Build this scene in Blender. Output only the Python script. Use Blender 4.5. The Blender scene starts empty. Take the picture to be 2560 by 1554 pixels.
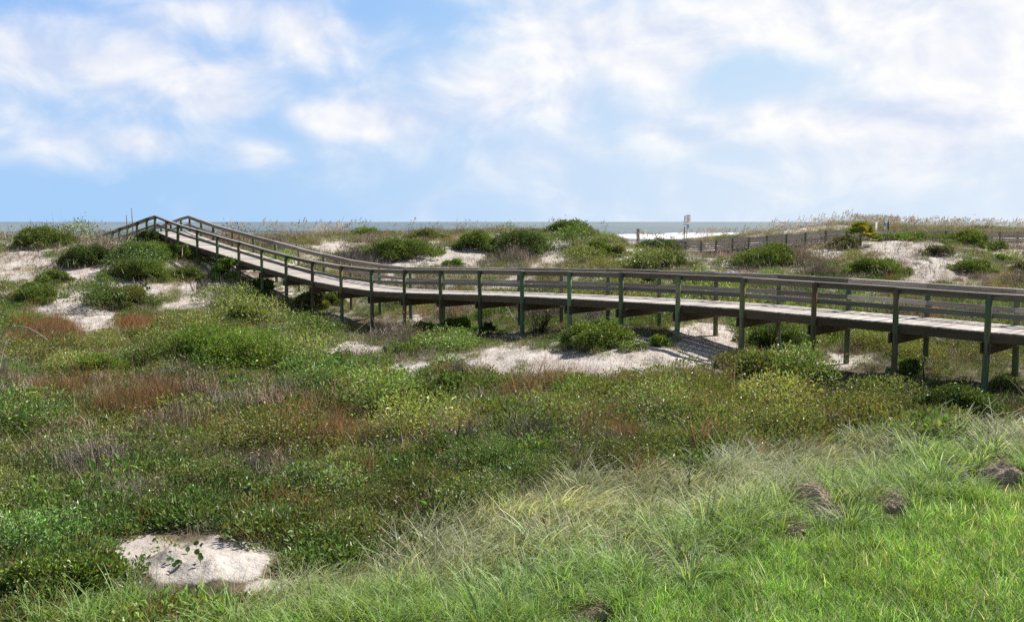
import bpy, math, random
import numpy as np

R = math.radians
rng = np.random.default_rng(7)
random.seed(7)
SC = bpy.context.scene
COL = SC.collection

# ------------------------------------------------------------------ camera
F, PITCH, CAMZ = 2330.0, math.atan(223.0 / 2330.0), 6.0
CP, SP = math.cos(PITCH), math.sin(PITCH)
cam_d = bpy.data.cameras.new('camera')
cam = bpy.data.objects.new('camera', cam_d)
COL.objects.link(cam)
cam.location = (0, 0, CAMZ)
cam.rotation_euler = (R(90) - PITCH, 0, 0)
cam_d.sensor_width = 36
cam_d.lens = 36 * F / 2560
cam_d.clip_end = 60000
cam_d.clip_start = 0.1
SC.camera = cam


def unproj(px, py, d):
    """point seen at photo position px,py at optical depth d"""
    a = (px - 1280) / F
    b = (py - 777) / F
    return np.array([d * a, d * (CP - b * SP), CAMZ - d * (SP + b * CP)])


def proj(P):
    P = np.asarray(P, float)
    dep = P[..., 1] * CP + (CAMZ - P[..., 2]) * SP
    u = 1280 + F * P[..., 0] / dep
    v = 777 + F * ((CAMZ - P[..., 2]) * CP - P[..., 1] * SP) / dep
    return u, v


# ------------------------------------------------------------------ noise
_lat = rng.random((5, 256, 256))


def vnoise(x, y, k=0):
    x = np.asarray(x, float); y = np.asarray(y, float)
    xi = np.floor(x).astype(int); yi = np.floor(y).astype(int)
    fx = x - xi; fy = y - yi
    fx = fx * fx * (3 - 2 * fx); fy = fy * fy * (3 - 2 * fy)
    L = _lat[k % 5]
    a = L[xi % 256, yi % 256]; b = L[(xi + 1) % 256, yi % 256]
    c = L[xi % 256, (yi + 1) % 256]; d = L[(xi + 1) % 256, (yi + 1) % 256]
    return (a * (1 - fx) + b * fx) * (1 - fy) + (c * (1 - fx) + d * fx) * fy


def fbm(x, y, k=0, o=4):
    s = 0; a = 0.5; t = 0
    for i in range(o):
        s = s + a * vnoise(x * 2 ** i + 17.3 * i, y * 2 ** i + 9.1 * i, k + i); t += a; a *= 0.5
    return s / t


# ------------------------------------------------------------------ terrain
TAIL = [(150, 5.2), (250, 5.7), (330, 6.4), (420, 7.5)]
COLS = {
    -300: [(0, 4.9), (25, 4.95), (33, 4.9), (39, 4.4), (44, 3.6), (50, 2.7), (56, 1.8), (62, 1.1), (67, 1.0), (75, 2.2), (90, 3.6), (120, 4.8)],
    0: [(0, 4.9), (25, 4.95), (33, 4.9), (39, 4.55), (43, 4.1), (48, 3.3), (54, 2.35), (60, 1.35), (64, 1.02), (70, 1.6), (80, 3), (100, 4.3), (120, 4.8)],
    250: [(0, 4.9), (25, 4.95), (33, 4.95), (39, 4.7), (43, 4.3), (48, 3.4), (54, 2.3), (59, 1.45), (63, 1.2), (66, 1.7), (75, 3), (100, 4.3), (120, 4.8)],
    390: [(0, 4.9), (25, 4.95), (35, 4.95), (43, 4.55), (48, 3.75), (54, 2.5), (58, 1.5), (60, 1.2), (64, 1.7), (72, 2.6), (100, 4.2), (120, 4.8)],
    500: [(0, 4.85), (25, 4.95), (36, 4.95), (43, 4.7), (48, 4.0), (52, 3.2), (56, 2.45), (60, 1.7), (66, 1.25), (70, 1.15), (78, 2), (95, 3.8), (120, 4.8)],
    700: [(0, 4.85), (25, 4.95), (35, 4.95), (44, 4.85), (49, 4.4), (54, 3.6), (60, 2.3), (66, 1.4), (71, 1.3), (76, 1.4), (85, 2.2), (100, 3.8), (120, 4.8)],
    900: [(0, 4.85), (25, 4.9), (35, 4.8), (44, 4.95), (50, 4.6), (56, 3.8), (62, 2.8), (68, 1.6), (73, 1.05), (77, 1.1), (85, 2), (100, 3.6), (120, 4.8)],
    1100: [(0, 4.8), (25, 4.8), (30, 4.5), (34, 4.5), (40, 4.8), (48, 4.6), (55, 4.0), (62, 3.0), (68, 1.6), (74, .9), (78, .9), (86, 1.8), (100, 3.6), (120, 4.8)],
    1300: [(0, 4.8), (17, 4.65), (24, 4.6), (28.5, 4.2), (32, 4.1), (36.8, 4.45), (46, 4.4), (54, 3.9), (61, 3.2), (66, 2.3), (71, 1.2), (76, .8), (80, .85), (88, 1.9), (100, 3.5), (120, 4.8)],
    1500: [(0, 4.8), (17, 4.6), (24, 4.45), (28, 4.1), (31, 3.8), (34, 3.75), (38, 3.95), (46, 4.2), (54, 3.8), (61, 3.1), (66, 2.3), (71, 1.5), (76, 1.15), (82, 1.35), (90, 2.0), (100, 2.8), (120, 4.5)],
    1700: [(0, 4.8), (17, 4.6), (24, 4.4), (27, 4.15), (31.5, 3.8), (36, 3.9), (44, 4.1), (52, 3.7), (58, 3.1), (64, 2.65), (70, 2.55), (80, 2.6), (86, 2.8), (92, 3.1), (100, 3.2), (106, 2.6), (110, 2.15), (118, 2.7), (130, 4)],
    1900: [(0, 4.75), (17, 4.6), (24, 4.5), (27, 4.35), (29.4, 4.25), (36, 4.2), (46, 4.1), (52, 3.6), (58, 3.0), (63, 2.5), (68, 2.3), (74, 2.5), (82, 2.7), (92, 2.7), (98, 1.9), (103, 1.3), (112, 1.5), (130, 3)],
    2100: [(0, 4.7), (17, 4.6), (24, 4.55), (27.6, 4.6), (36, 4.3), (44, 4.2), (50, 3.9), (55, 3.3), (60, 2.5), (66, 1.65), (70, 1.5), (76, 1.9), (84, 2.2), (90, 1.7), (97, .85), (104, .22), (112, .45), (130, 2.5)],
    2300: [(0, 4.7), (17, 4.6), (24, 4.45), (36, 4.25), (46, 4.15), (52, 3.6), (57, 2.7), (62, 1.85), (66, 1.4), (70, 1.2), (76, 1.7), (82, 2.1), (90, 1.5), (104, .78), (112, .9), (130, 2.5)],
    2560: [(0, 4.7), (17, 4.55), (24, 4.3), (36, 4.2), (46, 4.15), (53, 3.6), (58, 2.8), (63, 2.3), (68, 1.95), (73, 1.9), (80, 2.3), (90, 1.6), (104, 1.1), (112, 1.2), (130, 2.5)],
    2860: [(0, 4.7), (17, 4.5), (24, 4.3), (36, 4.2), (46, 4.1), (53, 3.5), (58, 2.8), (63, 2.3), (68, 1.95), (73, 1.9), (80, 2.3), (90, 1.6), (104, 1.1), (112, 1.2), (130, 2.5)],
}
_ds = np.concatenate([np.arange(0, 140, 0.75), np.arange(140, 421, 10.0)])
_us = np.arange(-300, 2861, 40.0)
_tab = np.zeros((len(_us), len(_ds)))
_keys = sorted(COLS)
_prof = np.array([np.interp(_ds, *zip(*(COLS[k] + TAIL))) for k in _keys])
for j in range(len(_ds)):
    _tab[:, j] = np.interp(_us, _keys, _prof[:, j])


def _blur(a, k, axis):
    w = np.exp(-np.linspace(-2, 2, 2 * k + 1) ** 2); w /= w.sum()
    p = np.pad(a, [(k, k) if i == axis else (0, 0) for i in range(2)], mode='edge')
    out = np.zeros_like(a)
    for i in range(2 * k + 1):
        sl = [slice(None)] * 2; sl[axis] = slice(i, i + a.shape[axis])
        out += w[i] * p[tuple(sl)]
    return out


_tab = _blur(_blur(_tab, 3, 0), 3, 1)
# low saddle in the dunes: the far walkway and the surf show over it
_rx = [1560, 1640, 1690, 1715, 1791, 1873, 1967, 2065, 2110, 2180, 2420, 2440, 2500, 2640, 2900]
_ry = [604, 606, 612, 625, 630, 626, 620, 612, 600, 585, 586, 606, 618, 620, 620]
_rd = [118, 118, 101, 100, 96, 92.5, 88, 84, 83, 82, 80, 80, 79.6, 79, 79]
for _i, _u in enumerate(_us):
    if _u < 1560: continue
    _y = np.interp(_u, _rx, _ry); _lim = np.interp(_u, _rx, _rd)
    _need = (_y - 554) / 2340 * _ds + (.45 if _u < 2000 else .2)
    _m = (_ds > 52) & (_ds < _lim + 1.5)
    _tab[_i, _m] = np.maximum(_tab[_i, _m], _need[_m])
_tab = _blur(_tab, 1, 1)
_SANDC = unproj(480, 1398, 12.75)


def ground(X, Y, detail=True):
    X = np.asarray(X, float); Y = np.asarray(Y, float)
    Yc = np.clip(Y, 1.0, 419)
    u = np.clip(1280 + F * X / (Yc * 0.9955 + 0.0953 * 4), -299, 2859)
    fu = (u + 300) / 40.0
    iu = np.clip(np.floor(fu).astype(int), 0, len(_us) - 2); fu = fu - iu
    jd = np.clip(np.searchsorted(_ds, Yc) - 1, 0, len(_ds) - 2)
    fd = (Yc - _ds[jd]) / (_ds[jd + 1] - _ds[jd])
    drop = (_tab[iu, jd] * (1 - fu) + _tab[iu + 1, jd] * fu) * (1 - fd) + (_tab[iu, jd + 1] * (1 - fu) + _tab[iu + 1, jd + 1] * fu) * fd
    z = CAMZ - drop
    _a = (X - 12.635) * .7058 + (Y - 24.57) * .7084
    z = z - .26 * np.exp(-((_a + .8) / 2.6) ** 2) * np.clip((52 - Y) / 6, 0, 1) * (Y > 18)
    dx = X - _SANDC[0]; dy = Y - _SANDC[1]
    z = z + 0.36 * np.exp(-np.abs(dx / 1.2) ** 2.4 - np.abs(dy / 0.7) ** 2.4) * (1 + .6 * (fbm(X * 2.2, Y * 2.2, 4, 2) - .5) + .5 * (fbm(X * 6.5, Y * 6.5, 2, 2) - .5))
    if detail:
        amp = np.clip((Y - 8) / 40, 0.25, 1)
        z = z + amp * (np.where(Y > 50, .30, .36) * (fbm(X * .22 + 40, Y * .22, 1, 3) - .5) + 0.16 * (fbm(X * .9, Y * .9 + 30, 2, 3) - .5))
        z = z + .42 * np.clip((34 - Y) / 8, 0, 1) * np.clip((Y - 14.5) / 4, 0, 1) * (fbm(X * .55 + 3, Y * .5, 4, 3) - .45)
        z = z + 0.05 * (fbm(X * 3.1, Y * 3.1, 3, 3) - .5)
    return z


def hit(px, py, d0=6.0, d1=130.0):
    """ground point seen at a photo position"""
    ds = np.arange(d0, d1, 0.1)
    a = (px - 1280) / F; b = (py - 777) / F
    X = ds * a; Y = ds * (CP - b * SP); Z = CAMZ - ds * (SP + b * CP)
    g = ground(X, Y)
    k = np.where(Z <= g)[0]
    k = k[0] if len(k) else int(np.argmin(Z - g))
    return np.array([X[k], Y[k], g[k]]), ds[k]


# ------------------------------------------------------------------ mesh helpers
def mesh(name, v, faces, cols=None, grain=None, smooth=False):
    """faces: list of int arrays (n,k)"""
    me = bpy.data.meshes.new(name)
    v = np.asarray(v, np.float32)
    me.vertices.add(len(v)); me.vertices.foreach_set('co', v.ravel())
    li = np.concatenate([f.ravel() for f in faces]).astype(np.int32)
    lt = np.concatenate([np.full(len(f), f.shape[1]) for f in faces])
    ls = (np.cumsum(lt) - lt).astype(np.int32)
    me.loops.add(len(li)); me.loops.foreach_set('vertex_index', li)
    me.polygons.add(len(lt)); me.polygons.foreach_set('loop_start', ls)
    me.polygons.foreach_set('use_smooth', np.full(len(lt), bool(smooth)))
    if cols is not None:
        at = me.attributes.new('Col', 'FLOAT_COLOR', 'POINT')
        c = np.ones((len(v), 4), np.float32); c[:, :cols.shape[1]] = cols
        at.data.foreach_set('color', c.ravel())
    if grain is not None:
        at = me.attributes.new('grain', 'FLOAT_VECTOR', 'POINT')
        at.data.foreach_set('vector', np.asarray(grain, np.float32).ravel())
    me.update(calc_edges=True)
    return me


def obj(name, me, mat=None, parent=None, label=None, cat=None, group=None, kind=None, loc=None):
    o = bpy.data.objects.new(name, me)
    COL.objects.link(o)
    if mat is not None and me is not None:
        if len(me.materials) == 0: me.materials.append(mat)
    if parent is not None: o.parent = parent
    if loc is not None: o.location = loc
    if label: o['label'] = label
    if cat: o['category'] = cat
    if group: o['group'] = group
    if kind: o['kind'] = kind
    return o


class MB:
    """collects pieces into one mesh"""
    def __init__(s): s.v = []; s.f = {}; s.c = []; s.g = []; s.n = 0
    def add(s, v, faces, col=(1, 1, 1), grain=None):
        v = np.asarray(v, float)
        for f in faces:
            f = np.asarray(f, int); s.f.setdefault(f.shape[1], []).append(f + s.n)
        c = np.asarray(col, float)
        if c.ndim == 1: c = np.tile(c, (len(v), 1))
        s.v.append(v); s.c.append(c); s.n += len(v)
        s.g.append(np.zeros((len(v), 3)) if grain is None else np.asarray(grain))
    def build(s, name, smooth=False):
        return mesh(name, np.concatenate(s.v), [np.concatenate(x) for x in s.f.values()], np.concatenate(s.c), np.concatenate(s.g), smooth)


_seed = [0]


def beam(mb, p0, p1, w, h, up=(0, 0, 1), col=(1, 1, 1), off=(0, 0)):
    """box from p0 to p1, w sideways, h along up"""
    p0 = np.asarray(p0, float); p1 = np.asarray(p1, float)
    t = p1 - p0; L = np.linalg.norm(t); t = t / L
    up = np.asarray(up, float)
    s = np.cross(t, up); s /= np.linalg.norm(s)
    n = np.cross(s, t)
    _seed[0] += 1; sd = (_seed[0] * 7.31) % 97
    v = []; g = []
    bv = min(w, h) * 0.12
    for e, P in ((0, p0), (1, p1)):
        for (a, b) in ((-1, -1), (1, -1), (1, 1), (-1, 1)):
            for (ca, cb) in ((0, 1), (1, 0)) if a * b > 0 else ((1, 0), (0, 1)):
                q = P + s * (a * (w / 2 - bv * ca) + off[0]) + n * (b * (h / 2 - bv * cb) + off[1])
                v.append(q); g.append((e * L + sd, a * w + b * h * 1.3, sd))
    q = [[i, (i + 1) % 8, (i + 1) % 8 + 8, i + 8] for i in range(8)]
    mb.add(v, [np.array(q), np.array([[7, 6, 5, 4, 3, 2, 1, 0], [8, 9, 10, 11, 12, 13, 14, 15]])], col, g)


def tube(mb, pts, rad, n=8, col=(1, 1, 1), cap=True):
    pts = np.asarray(pts, float); m = len(pts)
    rad = np.broadcast_to(rad, (m,))
    _seed[0] += 1; sd = (_seed[0] * 3.77) % 89
    v = []; g = []
    for i in range(m):
        t = pts[min(i + 1, m - 1)] - pts[max(i - 1, 0)]; t /= np.linalg.norm(t)
        a = np.cross(t, (0.13, 1, 0.21)); a /= np.linalg.norm(a); b = np.cross(t, a)
        for k in range(n):
            th = 2 * math.pi * k / n
            v.append(pts[i] + rad[i] * (a * math.cos(th) + b * math.sin(th)))
            g.append((np.linalg.norm(pts[i] - pts[0]) + sd, 0.12 * math.sin(th) + 0.05 * math.cos(th), sd))
    q = [[i * n + k, i * n + (k + 1) % n, (i + 1) * n + (k + 1) % n, (i + 1) * n + k] for i in range(m - 1) for k in range(n)]
    fs = [np.array(q)]
    if cap: fs.append(np.array([list(range((m - 1) * n, m * n)), list(range(n - 1, -1, -1))]))
    mb.add(v, fs, col, g)


def unit(a): return a / np.maximum(np.linalg.norm(a, axis=-1, keepdims=True), 1e-9)


def leaves(pos, dr, nr, L, W, col):
    """folded pointed leaves; returns verts, tris, cols"""
    n = len(pos)
    dr = unit(dr); nr = unit(nr - dr * (nr * dr).sum(1, keepdims=True))
    sd = np.cross(dr, nr)
    L = np.broadcast_to(L, (n,))[:, None]; W = np.broadcast_to(W, (n,))[:, None]
    mid = pos + dr * L * 0.52
    v = np.stack([pos, mid + sd * W / 2 + nr * W * .18, pos + dr * L - nr * L * .12, mid - sd * W / 2 + nr * W * .18], 1).reshape(-1, 3)
    i = np.arange(n)[:, None] * 4
    t = np.concatenate([i + [0, 2, 1], i + [0, 3, 2]])
    return v, t, np.repeat(col, 4, 0)


def blades(base, az, L, lean, curve, W, nseg, col, tipcol=None):
    n = len(base)
    az = np.broadcast_to(az, (n,)); L = np.broadcast_to(L, (n,)); lean = np.broadcast_to(lean, (n,)); curve = np.broadcast_to(curve, (n,)); W = np.broadcast_to(W, (n,))
    h = np.stack([np.cos(az), np.sin(az), np.zeros(n)], 1)
    tw = az + math.pi / 2 + rng.normal(0, .6, n)
    sd = np.stack([np.cos(tw), np.sin(tw), np.zeros(n)], 1)
    p = base.copy(); V = []; C = []
    for k in range(nseg + 1):
        f = k / nseg
        w = (W * (1 - 0.85 * f ** 1.5))[:, None]
        V.append(p - sd * w / 2); V.append(p + sd * w / 2)
        c = col if tipcol is None else col * (1 - f) + tipcol * f
        C.append(c); C.append(c)
        th = lean + curve * (f + .5 / nseg)
        p = p + (L / nseg)[:, None] * (h * np.sin(th)[:, None] + np.array([0, 0, 1.0]) * np.cos(th)[:, None])
    V = np.stack(V, 1).reshape(-1, 3); C = np.stack(C, 1).reshape(-1, 3)
    m = 2 * (nseg + 1)
    i = np.arange(n)[:, None] * m
    q = np.concatenate([i + [2 * k, 2 * k + 1, 2 * k + 3, 2 * k + 2] for k in range(nseg)])
    return V, q, C


def vary(c, n, s=0.25, hue=0.1):
    c = np.asarray(c, float)
    k = np.exp(rng.normal(0, s, (n, 1)))
    return np.clip(c * k * np.exp(rng.normal(0, hue, (n, 3))), 0, 1)


def ground_at(pts):
    return ground(pts[:, 0], pts[:, 1])


# ------------------------------------------------------------------ materials
def newmat(name):
    m = bpy.data.materials.new(name); m.use_nodes = True
    nt = m.node_tree; nt.nodes.clear()
    out = nt.nodes.new('ShaderNodeOutputMaterial')
    return m, nt, out


def N(nt, t, **kw):
    n = nt.nodes.new(t)
    for k, v in kw.items():
        if k.startswith('i_'):
            n.inputs[int(k[2:]) if k[2:].isdigit() else k[2:]].default_value = v
        else: setattr(n, k, v)
    return n


def mixc(nt, a, b, fac, mode='MIX'):
    n = nt.nodes.new('ShaderNodeMix'); n.data_type = 'RGBA'; n.blend_type = mode
    for s, x in ((0, fac), (6, a), (7, b)):
        if hasattr(x, 'links'): nt.links.new(x, n.inputs[s])
        else: n.inputs[s].default_value = x if s == 0 else (*x, 1) if len(x) == 3 else x
    return n.outputs[2]


def math_(nt, op, a, b=0.0, c=0.0, clamp=False):
    n = nt.nodes.new('ShaderNodeMath'); n.operation = op; n.use_clamp = clamp
    for s, x in enumerate((a, b, c)):
        if hasattr(x, 'links'): nt.links.new(x, n.inputs[s])
        else: n.inputs[s].default_value = x
    return n.outputs[0]


def ramp(nt, x, lo, hi, a=0.0, b=1.0, smooth=True):
    n = nt.nodes.new('ShaderNodeMapRange'); n.interpolation_type = 'SMOOTHSTEP' if smooth else 'LINEAR'
    nt.links.new(x, n.inputs[0])
    for i, k in ((1, lo), (2, hi), (3, a), (4, b)): n.inputs[i].default_value = k
    return n.outputs[0]


def foliage_mat(name, gloss=0.35, rough=0.45, trans=0.3, tcol=(1.25, 1.2, 0.6)):
    m, nt, out = newmat(name)
    at = N(nt, 'ShaderNodeAttribute', attribute_name='Col')
    ti = N(nt, 'ShaderNodeAttribute', attribute_name='tint', attribute_type='INSTANCER')
    # a plain object has no tint attribute: alpha is then 0
    tin = mixc(nt, (1, 1, 1), ti.outputs['Color'], ti.outputs['Alpha'])
    c = mixc(nt, at.outputs['Color'], tin, 1.0, 'MULTIPLY')
    p = N(nt, 'ShaderNodeBsdfPrincipled')
    nt.links.new(c, p.inputs['Base Color'])
    p.inputs['Roughness'].default_value = rough
    p.inputs['Specular IOR Level'].default_value = gloss
    t = N(nt, 'ShaderNodeBsdfTranslucent')
    nt.links.new(mixc(nt, c, tcol, 1.0, 'MULTIPLY'), t.inputs['Color'])
    mx = N(nt, 'ShaderNodeMixShader'); mx.inputs[0].default_value = trans
    nt.links.new(p.outputs[0], mx.inputs[1]); nt.links.new(t.outputs[0], mx.inputs[2])
    nt.links.new(mx.outputs[0], out.inputs[0])
    return m


M_leaf = foliage_mat('waxy_leaf', 0.45, 0.42, 0.28)
M_grass = foliage_mat('grass_blade', 0.35, 0.5, 0.4)
M_dry = foliage_mat('dry_grass', 0.3, 0.55, 0.35, (1.1, 1.05, 0.9))
M_twig = foliage_mat('dry_twig', 0.2, 0.7, 0.0)


def wood_mat(name, base, dark, green=None, rough=0.8):
    m, nt, out = newmat(name)
    g = N(nt, 'ShaderNodeAttribute', attribute_name='grain')
    col = N(nt, 'ShaderNodeAttribute', attribute_name='Col')
    mp = N(nt, 'ShaderNodeMapping'); nt.links.new(g.outputs['Vector'], mp.inputs[0]); mp.inputs['Scale'].default_value = (1.6, 38, 5)
    n1 = N(nt, 'ShaderNodeTexNoise', i_Scale=1.0, i_Detail=6.0, i_Roughness=0.65); nt.links.new(mp.outputs[0], n1.inputs['Vector'])
    mp2 = N(nt, 'ShaderNodeMapping'); nt.links.new(g.outputs['Vector'], mp2.inputs[0]); mp2.inputs['Scale'].default_value = (0.8, 3, 1)
    n2 = N(nt, 'ShaderNodeTexNoise', i_Scale=1.3, i_Detail=3.0); nt.links.new(mp2.outputs[0], n2.inputs['Vector'])
    mp3 = N(nt, 'ShaderNodeMapping'); nt.links.new(g.outputs['Vector'], mp3.inputs[0]); mp3.inputs['Scale'].default_value = (2.2, 9, 1)
    vk = N(nt, 'ShaderNodeTexVoronoi', i_Scale=1.0); nt.links.new(mp3.outputs[0], vk.inputs['Vector'])
    c = mixc(nt, dark, base, ramp(nt, n1.outputs[0], .32, .62))
    if green: c = mixc(nt, c, green, ramp(nt, n2.outputs[0], .35, .6))
    else: c = mixc(nt, c, tuple(x * .6 for x in base), ramp(nt, n2.outputs[0], .45, .75))
    c = mixc(nt, (dark[0] * .45, dark[1] * .42, dark[2] * .4), c, ramp(nt, vk.outputs['Distance'], .05, .13))
    c = mixc(nt, c, col.outputs['Color'], 1.0, 'MULTIPLY')
    p = N(nt, 'ShaderNodeBsdfPrincipled'); nt.links.new(c, p.inputs['Base Color'])
    p.inputs['Roughness'].default_value = rough; p.inputs['Specular IOR Level'].default_value = 0.25
    b = N(nt, 'ShaderNodeBump', i_Strength=0.5, i_Distance=0.01); nt.links.new(n1.outputs[0], b.inputs['Height'])
    nt.links.new(b.outputs[0], p.inputs['Normal']); nt.links.new(p.outputs[0], out.inputs[0])
    return m


M_post = wood_mat('treated_post', (.27, .225, .14), (.12, .10, .068), (.125, .175, .11))
M_board = wood_mat('weathered_board', (.40, .37, .345), (.17, .15, .135))
M_deck = wood_mat('deck_board', (.52, .48, .44), (.34, .30, .27))
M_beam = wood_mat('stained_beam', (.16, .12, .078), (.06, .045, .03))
M_grey = wood_mat('grey_piling', (.33, .32, .31), (.18, .17, .16))


def plain(name, c, rough=0.6, spec=0.3, var=0.15, scale=8.0):
    m, nt, out = newmat(name)
    tc = N(nt, 'ShaderNodeTexCoord')
    n = N(nt, 'ShaderNodeTexNoise', i_Scale=scale, i_Detail=5.0); nt.links.new(tc.outputs['Object'], n.inputs['Vector'])
    cc = mixc(nt, tuple(x * (1 - var) for x in c), tuple(min(1, x * (1 + var)) for x in c), n.outputs[0])
    p = N(nt, 'ShaderNodeBsdfPrincipled'); nt.links.new(cc, p.inputs['Base Color'])
    p.inputs['Roughness'].default_value = rough; p.inputs['Specular IOR Level'].default_value = spec
    nt.links.new(p.outputs[0], out.inputs[0]); return m


M_white = plain('white_sign', (.78, .78, .76)); M_blue = plain('blue_sign', (.10, .38, .62)); M_ink = plain('sign_ink', (.12, .12, .16)); M_purple = plain('purple_ink', (.25, .2, .42))
M_pink = plain('pale_red_panel', (.72, .5, .46)); M_pole = plain('metal_pole', (.30, .30, .29), .5)


def sand_mat():
    m, nt, out = newmat('dune_sand')
    geo = N(nt, 'ShaderNodeNewGeometry')
    at = N(nt, 'ShaderNodeAttribute', attribute_name='Col')
    sep = N(nt, 'ShaderNodeSeparateColor'); nt.links.new(at.outputs['Color'], sep.inputs[0])
    n1 = N(nt, 'ShaderNodeTexNoise', i_Scale=0.9, i_Detail=6.0, i_Roughness=.6); nt.links.new(geo.outputs['Position'], n1.inputs['Vector'])
    n2 = N(nt, 'ShaderNodeTexNoise', i_Scale=7.0, i_Detail=7.0, i_Roughness=.7); nt.links.new(geo.outputs['Position'], n2.inputs['Vector'])
    n3 = N(nt, 'ShaderNodeTexNoise', i_Scale=60.0, i_Detail=4.0); nt.links.new(geo.outputs['Position'], n3.inputs['Vector'])
    sand = mixc(nt, (.47, .415, .365), (.64, .585, .53), ramp(nt, n1.outputs[0], .35, .65))
    sand = mixc(nt, (.40, .34, .29), sand, ramp(nt, n2.outputs[0], .30, .48))
    soil = mixc(nt, (.075, .06, .04), (.20, .165, .115), ramp(nt, n2.outputs[0], .35, .65))
    grs = mixc(nt, (.04, .06, .018), (.09, .09, .04), ramp(nt, n3.outputs[0], .3, .7))
    f = math_(nt, 'ADD', sep.outputs[0], math_(nt, 'MULTIPLY', math_(nt, 'SUBTRACT', n2.outputs[0], .5), 1.1))
    c = mixc(nt, sand, soil, ramp(nt, f, .3, .75))
    c = mixc(nt, c, grs, sep.outputs[1])
    wet = mixc(nt, c, (.30, .27, .23), sep.outputs[2])
    p = N(nt, 'ShaderNodeBsdfPrincipled'); nt.links.new(wet, p.inputs['Base Color'])
    p.inputs['Roughness'].default_value = .95; p.inputs['Specular IOR Level'].default_value = .1
    h = math_(nt, 'ADD', n2.outputs[0], math_(nt, 'MULTIPLY', n3.outputs[0], .1))
    b = N(nt, 'ShaderNodeBump', i_Strength=.8, i_Distance=.10); nt.links.new(h, b.inputs['Height'])
    nt.links.new(b.outputs[0], p.inputs['Normal']); nt.links.new(p.outputs[0], out.inputs[0])
    return m


M_sand = sand_mat()

# ------------------------------------------------------------------ where the dune cover changes (photo positions, looked up through the ground they lie on)
SAND = [(43, 643, 75, 30, 1.2), (205, 678, 75, 15, 1.3), (375, 717, 60, 11, 1.1), (469, 762, 60, 17, 1.2), (255, 800, 48, 24, 1.2), (128, 782, 38, 12, .9), (9, 690, 35, 20, .9), (293, 609, 22, 7, 1),
        (833, 622, 42, 9, 1), (978, 650, 75, 12, 1.2), (1069, 648, 75, 16, 1.3), (1168, 636, 55, 12, 1.2), (1086, 605, 12, 9, 1), (1043, 593, 14, 5, 1), (898, 880, 80, 15, 1.2), (1239, 900, 70, 26, 1.3),
        (1310, 908, 120, 28, 1.4), (1583, 880, 100, 36, 1.4), (1385, 622, 18, 18, 1), (1441, 597, 22, 6, 1), (1399, 645, 60, 10, .9), (1839, 662, 60, 11, 1.2), (1480, 912, 150, 32, 1.4), (1740, 860, 75, 38, 1.5),
        (1883, 668, 60, 11, 1.1), (2013, 673, 32, 13, 1.2), (2059, 642, 38, 9, .9), (2215, 608, 60, 16, 1.1), (2190, 625, 90, 14, .75), (2343, 659, 50, 26, 1.2), (2400, 682, 45, 12, 1.1), (2315, 690, 55, 12, .9), (2513, 633, 32, 10, 1),
        (2075, 569, 95, 8, 1.6), (1990, 579, 60, 8, 1.6), (2315, 571, 50, 5, .8), (1736, 885, 80, 28, 1.1), (1943, 871, 55, 10, 1), (2068, 910, 60, 16, .9), (468, 1405, 205, 58, 1.25), (705, 1480, 100, 36, 1.2), (1030, 1200, 30, 9, 1),
        (665, 927, 32, 9, .9), (1022, 927, 60, 16, .7), (1146, 897, 50, 13, 1), (2255, 642, 120, 26, .8), (2330, 672, 90, 34, 1.0), (60, 705, 60, 26, .8), (335, 748, 80, 22, .9), (225, 805, 60, 36, 1.1), (130, 765, 80, 36, .6), (2540, 660, 30, 20, .7), (1590, 690, 60, 9, .6), (1310, 720, 120, 8, .5), (1000, 705, 60, 8, .6), (1620, 850, 40, 14, .9), (700, 800, 40, 14, .6)]
BL = {
    'leaf': [(130, 1430, 170, 120, 1.2), (200, 1270, 220, 70, .9), (700, 1190, 260, 60, .8), (1200, 1180, 220, 60, .9), (900, 960, 130, 45, .5), (2420, 1020, 170, 50, 1.1), (2380, 1105, 90, 25, .9), (1050, 1270, 230, 70, .9), (150, 930, 140, 22, .9), (1100, 840, 120, 25, .7), (1480, 850, 120, 30, .8), (1700, 740, 300, 14, .5), (2050, 745, 150, 14, .7), (1250, 690, 120, 8, .4)],
    'olive': [(1700, 1050, 300, 60, 1.1), (2100, 1060, 220, 50, 1), (800, 1100, 150, 30, .6), (1500, 985, 170, 35, .9), (2450, 880, 120, 60, .8), (350, 900, 260, 22, .5), (1650, 1150, 150, 40, .8), (600, 1130, 140, 40, .5)],
    'twig': [(200, 905, 220, 26, .8), (110, 1000, 170, 34, .9), (560, 985, 160, 30, .7), (380, 1120, 160, 34, .6), (1130, 1085, 230, 36, 1.2), (170, 985, 200, 24, .9), (480, 1235, 70, 34, 1.1), (640, 1190, 60, 40, 1.1), (1340, 1075, 80, 40, 1.1), (300, 960, 200, 20, .6), (840, 1085, 90, 30, .9), (1350, 870, 60, 20, .6), (1580, 900, 90, 22, .8), (1950, 990, 60, 20, .6), (2150, 1000, 100, 20, .6), (480, 740, 80, 20, .8), (2440, 700, 110, 14, .9), (2200, 640, 140, 24, .4)],
    'red': [(280, 828, 240, 16, 1.4), (330, 1020, 100, 45, .7), (860, 1120, 100, 20, .7), (90, 850, 90, 24, 1.2), (780, 830, 70, 12, .7)],
    'dgrass': [(770, 855, 150, 26, 1.2), (1000, 838, 200, 14, .8), (450, 885, 150, 20, .6), (2440, 850, 130, 30, .8), (1800, 630, 120, 20, .8), (760, 605, 120, 16, 1), (1480, 690, 300, 8, .5), (1100, 600, 200, 22, .3), (2250, 560, 300, 16, 1.5)],
}


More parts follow.
